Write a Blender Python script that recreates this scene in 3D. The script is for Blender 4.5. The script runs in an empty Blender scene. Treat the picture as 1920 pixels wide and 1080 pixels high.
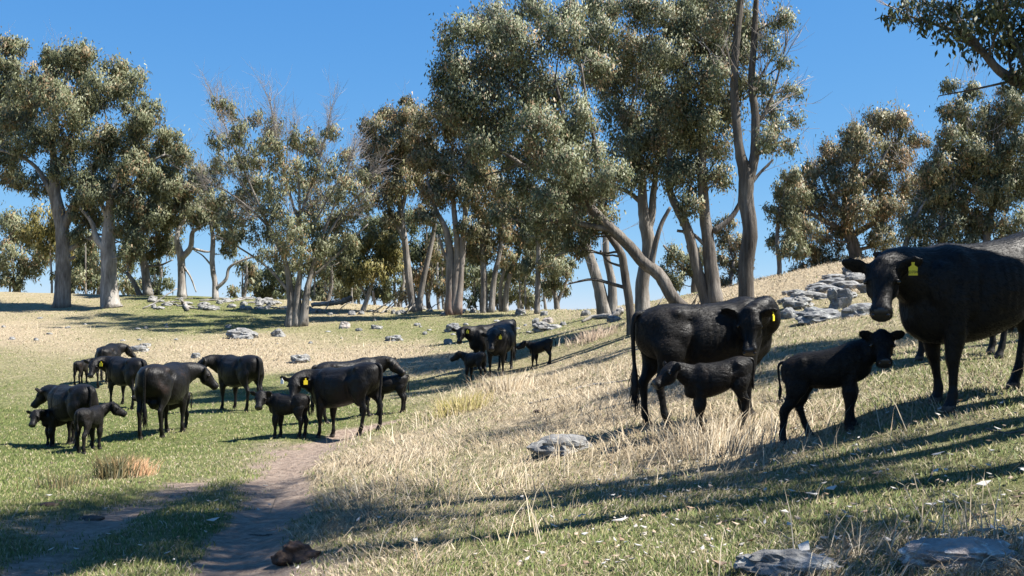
import bpy, bmesh, math, random
import numpy as np
from mathutils import Vector, Matrix, noise as mnoise

rng = np.random.default_rng(7)
random.seed(7)
scene = bpy.context.scene
COL = scene.collection

# ------------------------------------------------------------------ camera, sky, sun, exposure
F = 1867.0                       # focal length in pixels of the 1920 px wide photograph
CAM = np.array((0.0, 0.0, 1.6))
PITCH = math.atan(50 / F)        # slightly upward
cam = bpy.data.cameras.new('camera')
cam.sensor_width = 36.0
cam.lens = 36.0 * F / 1920
cam.clip_end = 6000
camo = bpy.data.objects.new('camera', cam)
camo.location = CAM
camo.rotation_euler = (math.pi / 2 + PITCH, 0, 0)
COL.objects.link(camo)
scene.camera = camo

SUN_EL = math.radians(53)
SUN_AZ = math.radians(96)        # clockwise from +Y: from the right, a little behind the camera
to_sun = Vector((math.sin(SUN_AZ) * math.cos(SUN_EL), math.cos(SUN_AZ) * math.cos(SUN_EL), math.sin(SUN_EL)))
world = bpy.data.worlds.new('World')
scene.world = world
world.use_nodes = True
wn = world.node_tree
sky = wn.nodes.new('ShaderNodeTexSky')
sky.sky_type = 'NISHITA'
sky.sun_disc = False
sky.sun_elevation = SUN_EL
sky.sun_rotation = SUN_AZ
sky.altitude = 2500
sky.air_density = 0.8
sky.dust_density = 0.05
sky.ozone_density = 3.0
# the photograph's own rendering of a clear sky: evener and more saturated than the raw model, the same everywhere
sep = wn.nodes.new('ShaderNodeSeparateColor'); com = wn.nodes.new('ShaderNodeCombineColor')
wn.links.new(sky.outputs[0], sep.inputs[0])
for k, (p, a) in enumerate(((.976, .60), (.58, 1.36), (.267, 3.05))):
    pw = wn.nodes.new('ShaderNodeMath'); pw.operation = 'POWER'; pw.inputs[1].default_value = p
    ml = wn.nodes.new('ShaderNodeMath'); ml.operation = 'MULTIPLY'; ml.inputs[1].default_value = a
    wn.links.new(sep.outputs[k], pw.inputs[0]); wn.links.new(pw.outputs[0], ml.inputs[0]); wn.links.new(ml.outputs[0], com.inputs[k])
wn.links.new(com.outputs[0], wn.nodes['Background'].inputs[0])
wn.nodes['Background'].inputs[1].default_value = 0.068
sun = bpy.data.lights.new('sun', 'SUN')
sun.energy = 5.0
sun.angle = math.radians(0.53)
sun.color = (1.0, 0.95, 0.87)
suno = bpy.data.objects.new('sun', sun)
suno.rotation_euler = to_sun.to_track_quat('Z', 'Y').to_euler()
suno.location = (30, -5, 30)
COL.objects.link(suno)
scene.view_settings.view_transform = 'Standard'
scene.view_settings.look = 'None'
scene.view_settings.exposure = 1.45
scene.view_settings.gamma = 1.0
scene.cycles.max_bounces = 6
scene.cycles.transparent_max_bounces = 4

# ------------------------------------------------------------------ helpers
def at(u, v, Y):
    """point of the place at distance Y seen at photograph pixel u, v"""
    dx, dy = (u - 960) / F, (540 - v) / F
    fy = math.cos(PITCH) - dy * math.sin(PITCH)
    fz = math.sin(PITCH) + dy * math.cos(PITCH)
    t = Y / fy
    return np.array((dx * t, Y, CAM[2] + fz * t))

def make_mesh(name, V, quads=None, tris=None, smooth=True, cols=None):
    V = np.asarray(V, dtype=np.float32).reshape(-1, 3)
    q = np.asarray(quads if quads is not None else [], dtype=np.int32).reshape(-1, 4)
    t = np.asarray(tris if tris is not None else [], dtype=np.int32).reshape(-1, 3)
    me = bpy.data.meshes.new(name)
    me.vertices.add(len(V))
    me.vertices.foreach_set('co', V.ravel())
    nl = q.size + t.size
    me.loops.add(nl)
    me.loops.foreach_set('vertex_index', np.concatenate([q.ravel(), t.ravel()]).astype(np.int32))
    me.polygons.add(len(q) + len(t))
    me.polygons.foreach_set('loop_start', np.concatenate([np.arange(len(q)) * 4, q.size + np.arange(len(t)) * 3]).astype(np.int32))
    me.polygons.foreach_set('use_smooth', np.full(len(q) + len(t), smooth, dtype=bool))
    if cols is not None:
        c = np.ones((len(V), 4), dtype=np.float32)
        c[:, :3] = cols
        a = me.color_attributes.new('Col', 'FLOAT_COLOR', 'POINT')
        a.data.foreach_set('color', c.ravel())
    me.update(calc_edges=True)
    return me

def obj(name, me, mat=None, parent=None, loc=(0, 0, 0)):
    o = bpy.data.objects.new(name, me)
    if mat is not None and me is not None and len(me.materials) == 0:
        for m in (mat if isinstance(mat, (list, tuple)) else [mat]):
            me.materials.append(m)
    o.location = loc
    if parent is not None:
        o.parent = parent
    COL.objects.link(o)
    return o

def tag(o, label=None, cat=None, group=None, kind=None):
    if label: o['label'] = label
    if cat: o['category'] = cat
    if group: o['group'] = group
    if kind: o['kind'] = kind
    return o

class MB:
    """collects pieces of one mesh"""
    def __init__(s): s.V = []; s.Q = []; s.T = []; s.C = []; s.N = []; s.n = 0
    def add(s, V, Q=None, T=None, C=None, N=None):
        if N is not None: s.N.append(np.asarray(N, dtype=np.float32))
        V = np.asarray(V, dtype=np.float32)
        if Q is not None and len(Q): s.Q.append(np.asarray(Q) + s.n)
        if T is not None and len(T): s.T.append(np.asarray(T) + s.n)
        s.V.append(V); s.n += len(V)
        if C is not None: s.C.append(np.broadcast_to(np.asarray(C, dtype=np.float32), (len(V), 3)))
    def mesh(s, name, origin=(0, 0, 0), smooth=True):
        V = np.concatenate(s.V) - np.asarray(origin, dtype=np.float32)
        me = make_mesh(name, V, np.concatenate(s.Q) if s.Q else None, np.concatenate(s.T) if s.T else None, smooth or bool(s.N),
                       np.concatenate(s.C) if s.C else None)
        if s.N:
            a = me.attributes.new('custom_normal', 'FLOAT_VECTOR', 'POINT')
            a.data.foreach_set('vector', np.concatenate(s.N).ravel()); me.update()
        return me

def catmull(P, n):
    P = np.asarray(P, dtype=float)
    if len(P) < 3:
        t = np.linspace(0, 1, n)[:, None]
        return P[0] * (1 - t) + P[-1] * t
    E = np.vstack([2 * P[0] - P[1], P, 2 * P[-1] - P[-2]])
    s = np.linspace(0, len(P) - 1 - 1e-6, n)
    i = s.astype(int); f = (s - i)[:, None]
    a, b, c, d = E[i], E[i + 1], E[i + 2], E[i + 3]
    return 0.5 * (2 * b + (c - a) * f + (2 * a - 5 * b + 4 * c - d) * f ** 2 + (3 * b - a - 3 * c + d) * f ** 3)

def tube(P, r, sides=8, rough=0.0, side_hint=None, ry=None, closed=True):
    P = np.asarray(P, dtype=float); n = len(P)
    r = np.broadcast_to(np.asarray(r, dtype=float), (n,))
    ry = r if ry is None else np.asarray(ry, dtype=float)
    T = np.gradient(P, axis=0)
    T /= np.linalg.norm(T, axis=1)[:, None] + 1e-9
    h = np.array((0.31, 0.95, 0.05)) if side_hint is None else np.asarray(side_hint, dtype=float)
    A = h[None, :] - (T @ h)[:, None] * T
    A /= np.linalg.norm(A, axis=1)[:, None] + 1e-9
    B = np.cross(T, A)
    ang = np.arange(sides) * 2 * math.pi / sides
    R = np.ones((n, sides))
    if rough: R += rng.normal(0, rough, (n, sides)) + rng.normal(0, rough, (1, sides))
    V = P[:, None, :] + (r[:, None] * R * np.cos(ang))[:, :, None] * A[:, None, :] + (ry[:, None] * R * np.sin(ang))[:, :, None] * B[:, None, :]
    V = V.reshape(-1, 3)
    i = np.arange(n - 1)[:, None] * sides; j = np.arange(sides)[None, :]; k = (j + 1) % sides
    Q = np.stack([i + j, i + k, i + sides + k, i + sides + j], axis=-1).reshape(-1, 4)
    Tr = []
    if closed:
        V = np.vstack([V, P[0], P[-1]])
        a, b = n * sides, n * sides + 1
        Tr = [(a, (m + 1) % sides, m) for m in range(sides)] + [(b, (n - 1) * sides + m, (n - 1) * sides + (m + 1) % sides) for m in range(sides)]
    return V, Q, Tr

def vnoise(x, y, seed=0):
    """value noise, -1..1, numpy"""
    xi = np.floor(x).astype(np.int64); yi = np.floor(y).astype(np.int64)
    fx = x - xi; fy = y - yi
    fx = fx * fx * (3 - 2 * fx); fy = fy * fy * (3 - 2 * fy)
    def h(a, b):
        n = (a * 374761393 + b * 668265263 + seed * 1442695041) & 0xffffffff
        n = ((n ^ (n >> 13)) * 1274126177) & 0xffffffff
        return ((n ^ (n >> 16)) & 0xffff) / 32767.5 - 1
    return (h(xi, yi) * (1 - fx) + h(xi + 1, yi) * fx) * (1 - fy) + (h(xi, yi + 1) * (1 - fx) + h(xi + 1, yi + 1) * fx) * fy

def fbm(x, y, seed=0, oct=3):
    s = 0; a = 1; t = 0
    for k in range(oct):
        s = s + a * vnoise(x * 2 ** k + 17.3 * k, y * 2 ** k - 9.1 * k, seed + k); t += a; a *= .5
    return s / t

def sstep(a, b, x):
    t = np.clip((x - a) / (b - a), 0, 1)
    return t * t * (3 - 2 * t)

# ------------------------------------------------------------------ materials
def new_mat(name):
    m = bpy.data.materials.new(name); m.use_nodes = True
    nt = m.node_tree
    return m, nt, nt.nodes['Principled BSDF']

def node(nt, typ, **kw):
    n = nt.nodes.new(typ)
    for k, v in kw.items():
        if k.startswith('i_'):
            n.inputs[k[2:].replace('_', ' ')].default_value = v
        else: setattr(n, k, v)
    return n

def ramp(nt, src, stops):
    r = nt.nodes.new('ShaderNodeValToRGB')
    e = r.color_ramp.elements
    while len(e) < len(stops): e.new(0.5)
    for k, (p, c) in enumerate(stops):
        e[k].position = p; e[k].color = (*c, 1)
    nt.links.new(src, r.inputs[0])
    return r

def noise_node(nt, scale, detail=6, rough=.6, coord='Object', stretch=None):
    tc = nt.nodes.new('ShaderNodeTexCoord')
    src = tc.outputs[coord]
    if stretch:
        mp = nt.nodes.new('ShaderNodeMapping'); mp.inputs['Scale'].default_value = stretch
        nt.links.new(src, mp.inputs[0]); src = mp.outputs[0]
    n = nt.nodes.new('ShaderNodeTexNoise')
    n.inputs['Scale'].default_value = scale; n.inputs['Detail'].default_value = detail; n.inputs['Roughness'].default_value = rough
    nt.links.new(src, n.inputs['Vector'])
    return n

def bump(nt, bsdf, src, strength, dist):
    b = nt.nodes.new('ShaderNodeBump'); b.inputs['Strength'].default_value = strength; b.inputs['Distance'].default_value = dist
    nt.links.new(src, b.inputs['Height']); nt.links.new(b.outputs[0], bsdf.inputs['Normal'])

def simple_mat(name, stops, scale, rough=.85, stretch=None, bs=.6, bd=.02, spec=.3):
    m, nt, b = new_mat(name)
    n = noise_node(nt, scale, 8, .65, 'Object', stretch)
    r = ramp(nt, n.outputs['Fac'], stops)
    nt.links.new(r.outputs[0], b.inputs['Base Color'])
    b.inputs['Roughness'].default_value = rough
    b.inputs['Specular IOR Level'].default_value = spec
    bump(nt, b, n.outputs['Fac'], bs, bd)
    return m

def leaf_mat(name, trans=.25, rough=.42):
    m, nt, b = new_mat(name)
    a = node(nt, 'ShaderNodeVertexColor', layer_name='Col')
    nt.links.new(a.outputs[0], b.inputs['Base Color'])
    b.inputs['Roughness'].default_value = rough
    b.inputs['Specular IOR Level'].default_value = .3
    tr = nt.nodes.new('ShaderNodeBsdfTranslucent')
    nt.links.new(a.outputs[0], tr.inputs[0])
    mx = nt.nodes.new('ShaderNodeMixShader'); mx.inputs[0].default_value = trans
    nt.links.new(b.outputs[0], mx.inputs[1]); nt.links.new(tr.outputs[0], mx.inputs[2])
    nt.links.new(mx.outputs[0], nt.nodes['Material Output'].inputs[0])
    return m

def bark_mat(name, dark, mid, pale):
    m, nt, b = new_mat(name)
    n1 = noise_node(nt, 2.2, 6, .6, 'Object', (1, 1, .35)); n2 = noise_node(nt, 14, 8, .7, 'Object', (1, 1, .09))
    mx = node(nt, 'ShaderNodeMath', operation='MULTIPLY_ADD'); nt.links.new(n1.outputs['Fac'], mx.inputs[0]); mx.inputs[1].default_value = .55
    m2 = node(nt, 'ShaderNodeMath', operation='MULTIPLY'); nt.links.new(n2.outputs['Fac'], m2.inputs[0]); m2.inputs[1].default_value = .5
    nt.links.new(m2.outputs[0], mx.inputs[2])
    r = ramp(nt, mx.outputs[0], [(.36, dark), (.52, mid), (.68, pale)])
    nt.links.new(r.outputs[0], b.inputs['Base Color']); b.inputs['Roughness'].default_value = .92; b.inputs['Specular IOR Level'].default_value = .15
    bump(nt, b, mx.outputs[0], 1.0, .09)
    return m

M = {}
M['leaf'] = leaf_mat('eucalypt_leaf', .22, .55)
M['grass'] = leaf_mat('grass_blade', .3, .6)
M['bark_grey'] = bark_mat('bark_grey', (.055, .048, .041), (.175, .157, .138), (.34, .315, .285))
M['bark_pale'] = bark_mat('bark_pale', (.085, .075, .066), (.25, .228, .205), (.44, .415, .385))
M['bark_dark'] = bark_mat('bark_dark', (.030, .025, .021), (.10, .087, .075), (.22, .195, .17))
M['bark_brown'] = bark_mat('bark_brown', (.040, .034, .029), (.13, .114, .099), (.27, .245, .215))
M['deadwood'] = bark_mat('weathered_deadwood', (.08, .075, .068), (.21, .198, .182), (.38, .365, .34))
M['twig'] = simple_mat('dead_twig', [(.3, (.20, .17, .15)), (.7, (.42, .37, .33))], 2)
M['dung'] = simple_mat('cow_dung', [(.3, (.018, .012, .009)), (.55, (.05, .03, .02)), (.75, (.12, .075, .045))], 18, rough=.7, bs=.9, bd=.02)

def rock_mat(name, stops, lichen):
    m, nt, b = new_mat(name)
    n = noise_node(nt, 3.5, 10, .7)
    r = ramp(nt, n.outputs['Fac'], stops)
    n2 = noise_node(nt, 9, 6, .75)
    r2 = ramp(nt, n2.outputs['Fac'], [(.55, (0, 0, 0)), (.62, (1, 1, 1))])
    mx = node(nt, 'ShaderNodeMix', data_type='RGBA')
    nt.links.new(r2.outputs[0], mx.inputs['Factor'])
    nt.links.new(r.outputs[0], mx.inputs['A'])
    mx.inputs['B'].default_value = (*lichen, 1)
    nt.links.new(mx.outputs['Result'], b.inputs['Base Color'])
    b.inputs['Roughness'].default_value = .9
    bump(nt, b, n.outputs['Fac'], .9, .05)
    return m
M['rock'] = rock_mat('granite', [(.3, (.06, .058, .056)), (.5, (.17, .167, .16)), (.7, (.33, .325, .31))], (.36, .36, .33))
M['rock_pink'] = rock_mat('pink_granite', [(.3, (.13, .115, .11)), (.5, (.30, .26, .235)), (.7, (.46, .39, .35))], (.50, .48, .44))
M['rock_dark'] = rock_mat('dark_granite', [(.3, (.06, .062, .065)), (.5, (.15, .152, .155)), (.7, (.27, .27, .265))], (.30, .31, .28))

# red-barked trunk: rusty smooth bark low on the stem, grey fibrous bark above
m, nt, b = new_mat('bark_rusty_base')
n = noise_node(nt, 3.2, 8, .65, 'Object', (1, 1, .22))
hi = ramp(nt, n.outputs['Fac'], [(.3, (.075, .06, .05)), (.5, (.17, .145, .125)), (.7, (.30, .265, .235))])
lo = ramp(nt, n.outputs['Fac'], [(.3, (.09, .048, .034)), (.5, (.19, .105, .075)), (.7, (.28, .19, .15))])
tc = nt.nodes.new('ShaderNodeTexCoord'); sp = nt.nodes.new('ShaderNodeSeparateXYZ'); nt.links.new(tc.outputs['Object'], sp.inputs[0])
ad = node(nt, 'ShaderNodeMath', operation='MULTIPLY_ADD'); nt.links.new(n.outputs['Fac'], ad.inputs[0]); ad.inputs[1].default_value = 2.0
nt.links.new(sp.outputs[2], ad.inputs[2])
mr = node(nt, 'ShaderNodeMapRange'); mr.inputs[1].default_value = .9; mr.inputs[2].default_value = 2.3; nt.links.new(ad.outputs[0], mr.inputs[0])
mx = node(nt, 'ShaderNodeMix', data_type='RGBA'); nt.links.new(mr.outputs[0], mx.inputs['Factor'])
nt.links.new(lo.outputs[0], mx.inputs['A']); nt.links.new(hi.outputs[0], mx.inputs['B'])
nt.links.new(mx.outputs['Result'], b.inputs['Base Color']); b.inputs['Roughness'].default_value = .85
bump(nt, b, n.outputs['Fac'], .8, .05)
M['bark_rusty'] = m

# ------------------------------------------------------------------ terrain
CTRL = [(0,1075,6.8),(300,1075,6.6),(520,1075,6.4),(750,1075,6.1),(960,1075,5.8),(1300,1075,5.1),(1600,1075,4.7),(1900,1075,4.4),
 (0,950,9.5),(300,950,9.4),(480,950,9.3),(650,940,9.0),(960,950,8.0),(1300,950,6.9),(1600,950,6.3),(1900,950,5.9),
 (0,860,16.5),(150,850,17.5),(300,850,16.8),(500,850,15.6),(620,850,14.5),(750,850,12.8),(960,850,10.8),(1200,850,9.6),(1480,835,8.8),(1700,850,7.4),(1900,850,6.9),
 (105,840,18.5),(300,824,19.0),(530,822,17.8),(640,824,17.6),(745,772,21),(440,770,24.3),(230,763,27),(155,720,31),(0,780,25),(0,700,33),
 (1200,808,10.2),(1450,770,10.9),(1400,808,9.7),(1770,745,8.8),(1905,735,9.0),(1727,672,11.5),(1826,688,11.3),
 (930,706,26.5),(880,718,25),(1000,688,27.5),(740,700,30),(1100,725,18),(1000,770,15),(1150,680,22.5),(850,770,18),
 (0,640,42),(250,650,40),(440,640,43),(640,660,38),(700,630,44),(900,630,42),(1050,620,36),(1110,605,34.5),(1183,612,28.5),(1300,575,30),
 (1480,610,22),(1500,650,16),(1600,600,19),(1650,570,24),(1490,560,30),(1575,560,25),(1450,550,36),(1600,490,38),(1700,484,38),(1900,488,36),(1850,600,16),
 (0,548,66),(115,577,58),(205,577,57),(340,556,64),(550,612,50),(700,590,55),(450,563,62),(700,572,66),(860,590,52),(1060,583,52),(1140,590,38),(1205,585,34),(1330,565,34),(1420,555,35)]
CP = [at(*c) for c in CTRL]
CP += [np.array(p, dtype=float) for p in [(-45,95,0),(-20,92,-.5),(0,85,-1),(15,80,-1),(30,78,2),(0,120,-5),(-50,125,-4),(40,120,-2),(-45,66,3.1),(-60,70,3),(-45,40,0),(-40,20,-1),(-30,5,-.6),
  (-12,0,-.2),(0,-10,.1),(0,1,.0),(10,6,1.95),(20,5,3.6),(20,18,3.3),(40,30,4.6),(40,0,6),(30,55,3.6),(10,-10,1.6),(-15,-12,0),(3.5,2,.62)]]
CP = np.array(CP)
S = 10.0
def _tps_phi(d2): return np.where(d2 > 1e-12, .5 * d2 * np.log(d2 + 1e-12), 0)
_A = CP[:, :2] / S
_d2 = ((_A[:, None] - _A[None]) ** 2).sum(-1)
_n = len(_A)
_K = np.zeros((_n + 3, _n + 3)); _K[:_n, :_n] = _tps_phi(_d2) + np.eye(_n) * 4e-3
_K[:_n, _n] = 1; _K[:_n, _n + 1:] = _A; _K[_n, :_n] = 1; _K[_n + 1:, :_n] = _A.T
_w = np.linalg.solve(_K, np.concatenate([CP[:, 2], np.zeros(3)]))
def base_h(x, y):
    x = np.asarray(x, dtype=float); y = np.asarray(y, dtype=float)
    sh = x.shape; xs = x.ravel() / S; ys = y.ravel() / S
    out = np.empty(len(xs))
    for k in range(0, len(xs), 20000):
        a, b = xs[k:k + 20000], ys[k:k + 20000]
        d2 = (a[:, None] - _A[None, :, 0]) ** 2 + (b[:, None] - _A[None, :, 1]) ** 2
        out[k:k + 20000] = _tps_phi(d2) @ _w[:_n] + _w[_n] + a * _w[_n + 1] + b * _w[_n + 2]
    return out.reshape(sh)

def raw_ground(u, v, hf):
    Ys = np.concatenate([np.arange(3, 20, .05), np.arange(20, 95, .2)])
    P = np.array([at(u, v, Y) for Y in Ys])
    h = hf(P[:, 0], P[:, 1])
    below = np.nonzero(P[:, 2] < h)[0]
    return P[below[0]] if len(below) else P[-1]

TRACKS = [[(450,1078),(470,1000),(515,940),(525,890),(570,850),(640,815),(720,790)], [(60,1078),(150,1000),(230,955),(330,915),(400,892)]]
TRK = [catmull([raw_ground(u, v, base_h)[:2] for u, v in t], 40) for t in TRACKS]
def track_d(x, y, k):
    d = np.full(np.shape(x), 1e9)
    for p in TRK[k]: d = np.minimum(d, (x - p[0]) ** 2 + (y - p[1]) ** 2)
    return np.sqrt(d)

def ground_h(x, y):
    x = np.asarray(x, dtype=float); y = np.asarray(y, dtype=float)
    r = np.hypot(x, y - 30)
    far = sstep(75, 150, r)
    xc = np.clip(x, -110, 110); yc = np.clip(y, -60, 170)
    h = base_h(xc, yc)
    h = h + .05 * fbm(x * .7, y * .7, 3) + .018 * fbm(x * 3.1, y * 3.1, 5) + .12 * fbm(x * .16, y * .16, 9) * sstep(12, 30, y)
    near = np.hypot(x + 2, y - 11) < 16
    if near.any():
        d0 = track_d(x[near], y[near], 0) if x.shape else track_d(x, y, 0)
        d1 = track_d(x[near], y[near], 1) if x.shape else track_d(x, y, 1)
        dip = .09 * np.exp(-(d0 / .4) ** 2) + .06 * np.exp(-(d1 / .35) ** 2)
        if x.shape:
            h = h.copy(); h[near] -= dip
        else: h = h - dip
    return h * (1 - far) + (-8.0 + 1.5 * fbm(x * .01, y * .01, 21)) * far

def gz(x, y): return float(ground_h(np.array([x]), np.array([y]))[0])
def G(u, v): return raw_ground(u, v, ground_h)

# land cover: (u, v, green, dry length, bare earth) sampled over the ground
COVER = [(40,1050,.8,.1,.1),(150,1010,.5,.1,.6),(250,1040,.8,.15,.1),(330,970,.9,.1,.1),(100,930,.95,.05,.05),(420,980,.95,.1,.0),(360,900,.8,.05,.3),(300,880,.8,.1,.2),
 (100,870,1,.05,.0),(250,850,1,.05,.0),(430,850,.85,.1,.3),(540,850,.5,.1,.7),(60,800,.95,.05,.0),(220,790,.95,.1,.05),(400,790,.85,.05,.3),(500,790,.95,.05,.1),(620,790,.9,.1,.1),(760,780,.7,.35,.1),
 (60,740,.75,.1,.05),(150,700,.6,.1,.1),(60,690,.55,.15,.0),(330,730,.8,.15,.15),(330,690,.3,.7,.05),(450,660,.1,1,.0),(300,660,.2,.9,.0),(620,670,.1,.9,.0),(700,660,.1,.9,.0),(800,680,.15,.8,.0),
 (520,740,.85,.1,.1),(650,710,.8,.15,.0),(780,720,.75,.2,.0),(60,620,.1,.5,.0),(150,640,.25,.5,.0),(60,590,.35,.3,.0),(250,610,.6,.1,.0),(350,600,.85,.1,.0),(460,600,.8,.1,.0),(250,635,.5,.3,.0),
 (500,645,.2,.8,.0),(640,640,.45,.3,.0),(700,620,.8,.1,.0),(850,620,.8,.1,.0),(640,590,.3,.6,.0),(800,595,.6,.3,.0),(960,600,.6,.4,.0),(1060,590,.4,.5,.0),(930,640,.7,.2,.0),(1060,640,.5,.4,.0),(1140,620,.6,.2,.0),
 (1100,670,.2,.6,.0),(900,760,.35,.8,.0),(830,730,.5,.5,.0),(980,730,.1,1,.0),(1100,700,.3,.7,.0),(1100,760,.05,.8,.05),(1000,790,.1,.7,.0),(850,820,.4,.45,.0),(750,840,.1,.9,.0),
 (700,900,.4,.8,.05),(680,980,.4,.8,.1),(620,1060,.35,.2,.6),(760,1030,.6,.5,.0),(800,930,.45,.65,.0),(900,880,.5,.5,.0),(940,960,.5,.55,.0),(900,1040,.75,.35,.0),(1060,880,.35,.65,.0),(1100,960,.75,.25,.1),
 (1000,1050,.75,.3,.0),(1200,1050,.85,.25,.0),(1250,860,.1,.9,.0),(1350,830,.05,1,.0),(1430,850,.2,.8,.0),(1300,900,.65,.3,.1),(1150,830,.3,.7,.0),(1550,850,.75,.3,.1),(1650,810,.5,.4,.3),(1600,900,.8,.2,.1),(1450,940,.75,.3,.1),(1450,1000,.85,.2,.05),
 (1700,870,.7,.3,.15),(1850,830,.75,.3,.1),(1850,900,.8,.3,.1),(1700,960,.75,.2,.2),(1650,1050,.5,.6,.1),(1880,980,.5,.7,.05),(1880,1050,.4,.7,.1),(1800,780,.5,.4,.1),(1880,700,.6,.4,.1),(1700,700,.75,.3,.05),(1600,720,.4,.6,.0),
 (1600,650,.5,.5,.0),(1520,640,.4,.6,.0),(1650,620,.5,.5,.0),(1500,620,.5,.5,.0),(1450,560,.2,.9,.0),(1560,520,.1,.9,.0),(1650,500,.1,.8,.0),(1750,560,.4,.5,.0),(1400,790,.3,.7,.0),(1300,640,.5,.4,.0)]
_cg = np.array([raw_ground(c[0], c[1], base_h) for c in COVER])
_cp = np.stack([_cg[:, 0] / _cg[:, 1], np.log(_cg[:, 1]) * .55], -1)
_cv = np.array([c[2:] for c in COVER])
def cover(x, y):
    yy = np.maximum(y, 2.5)
    px = np.clip(x / yy, -.75, .75) ; py = np.log(yy) * .55
    px = px + .022 * fbm(x * 1.1, y * 1.1, 31); py = py + .03 * fbm(x * 1.1, y * .8, 37)
    out = np.empty((len(px), 3))
    for k in range(0, len(px), 20000):
        a, b = px[k:k + 20000], py[k:k + 20000]
        d2 = (a[:, None] - _cp[None, :, 0]) ** 2 + (b[:, None] - _cp[None, :, 1]) ** 2
        w = np.exp(-d2 / (2 * .035 ** 2)) + 1e-9 / (d2 + 1e-3)
        out[k:k + 20000] = (w @ _cv) / w.sum(1)[:, None]
    d0 = track_d(x, y, 0); d1 = track_d(x, y, 1)
    nz = fbm(x * 3.1, y * 2.6, 41, 4)
    tr = np.maximum(1.0 * np.exp(-(d0 / .38) ** 4), .62 * np.exp(-(d1 / .34) ** 4)) + .5 * nz
    out[:, 2] = np.clip(np.maximum(out[:, 2] + .35 * nz - .1, tr), 0, 1)
    return out

def axis(lo, hi, c, fine, n):
    t = np.linspace(math.asinh((lo - c) / fine), math.asinh((hi - c) / fine), n)
    return c + fine * np.sinh(t)
gx = axis(-2500, 2500, 0, 4.0, 280); gy = axis(-400, 4000, 9, 5.0, 290)
XX, YY = np.meshgrid(gx, gy)
HH = ground_h(XX, YY)
V = np.stack([XX, YY, HH], -1).reshape(-1, 3)
nx, ny = len(gx), len(gy)
ii = (np.arange(ny - 1)[:, None] * nx + np.arange(nx - 1)[None]).ravel()
cv = cover(V[:, 0], V[:, 1])
gm = make_mesh('ground', V, np.stack([ii, ii + 1, ii + nx + 1, ii + nx], -1), cols=cv)
m, nt, b = new_mat('pasture_ground')
a = node(nt, 'ShaderNodeVertexColor', layer_name='Col')
sp = nt.nodes.new('ShaderNodeSeparateColor'); nt.links.new(a.outputs[0], sp.inputs[0])
n1 = noise_node(nt, 1.6, 10, .72); n2 = noise_node(nt, 11, 8, .75); n3 = noise_node(nt, 45, 5, .7)
dry = ramp(nt, n2.outputs['Fac'], [(.3, (.20, .15, .095)), (.5, (.40, .32, .21)), (.7, (.54, .46, .33))])
grn = ramp(nt, n2.outputs['Fac'], [(.3, (.045, .060, .016)), (.5, (.115, .145, .040)), (.70, (.25, .24, .10))])
ert = ramp(nt, n2.outputs['Fac'], [(.3, (.18, .132, .10)), (.5, (.35, .268, .21)), (.7, (.47, .38, .305))])
def mixf(fac, A, B):
    mx = node(nt, 'ShaderNodeMix', data_type='RGBA')
    nt.links.new(fac, mx.inputs['Factor']); nt.links.new(A, mx.inputs['A']); nt.links.new(B, mx.inputs['B'])
    return mx.outputs['Result']
def thresh(src, nz, lo, hi, k):
    ad = node(nt, 'ShaderNodeMath', operation='MULTIPLY_ADD'); nt.links.new(nz, ad.inputs[0]); ad.inputs[1].default_value = k; nt.links.new(src, ad.inputs[2])
    mr = node(nt, 'ShaderNodeMapRange'); mr.inputs[1].default_value = lo + k / 2; mr.inputs[2].default_value = hi + k / 2
    nt.links.new(ad.outputs[0], mr.inputs[0]); return mr.outputs[0]
c1 = mixf(thresh(sp.outputs[0], n1.outputs['Fac'], .15, .95, .9), dry.outputs[0], grn.outputs[0])
c2 = mixf(thresh(sp.outputs[2], n2.outputs['Fac'], .25, .6, .5), c1, ert.outputs[0])
nt.links.new(c2, b.inputs['Base Color'])
b.inputs['Roughness'].default_value = .95; b.inputs['Specular IOR Level'].default_value = .15
ad = node(nt, 'ShaderNodeMath', operation='ADD'); nt.links.new(n2.outputs['Fac'], ad.inputs[0]); nt.links.new(n3.outputs['Fac'], ad.inputs[1])
vo = nt.nodes.new('ShaderNodeTexVoronoi'); vo.inputs['Scale'].default_value = 8.5; tcv = nt.nodes.new('ShaderNodeTexCoord'); nt.links.new(tcv.outputs['Object'], vo.inputs['Vector'])
ad2 = node(nt, 'ShaderNodeMath', operation='MULTIPLY_ADD'); nt.links.new(vo.outputs['Distance'], ad2.inputs[0]); ad2.inputs[1].default_value = .9; nt.links.new(ad.outputs[0], ad2.inputs[2])
bump(nt, b, ad2.outputs[0], .95, .075)
tag(obj('ground', gm, m), 'sloping paddock of short green and dry straw grass', kind='structure')
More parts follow.
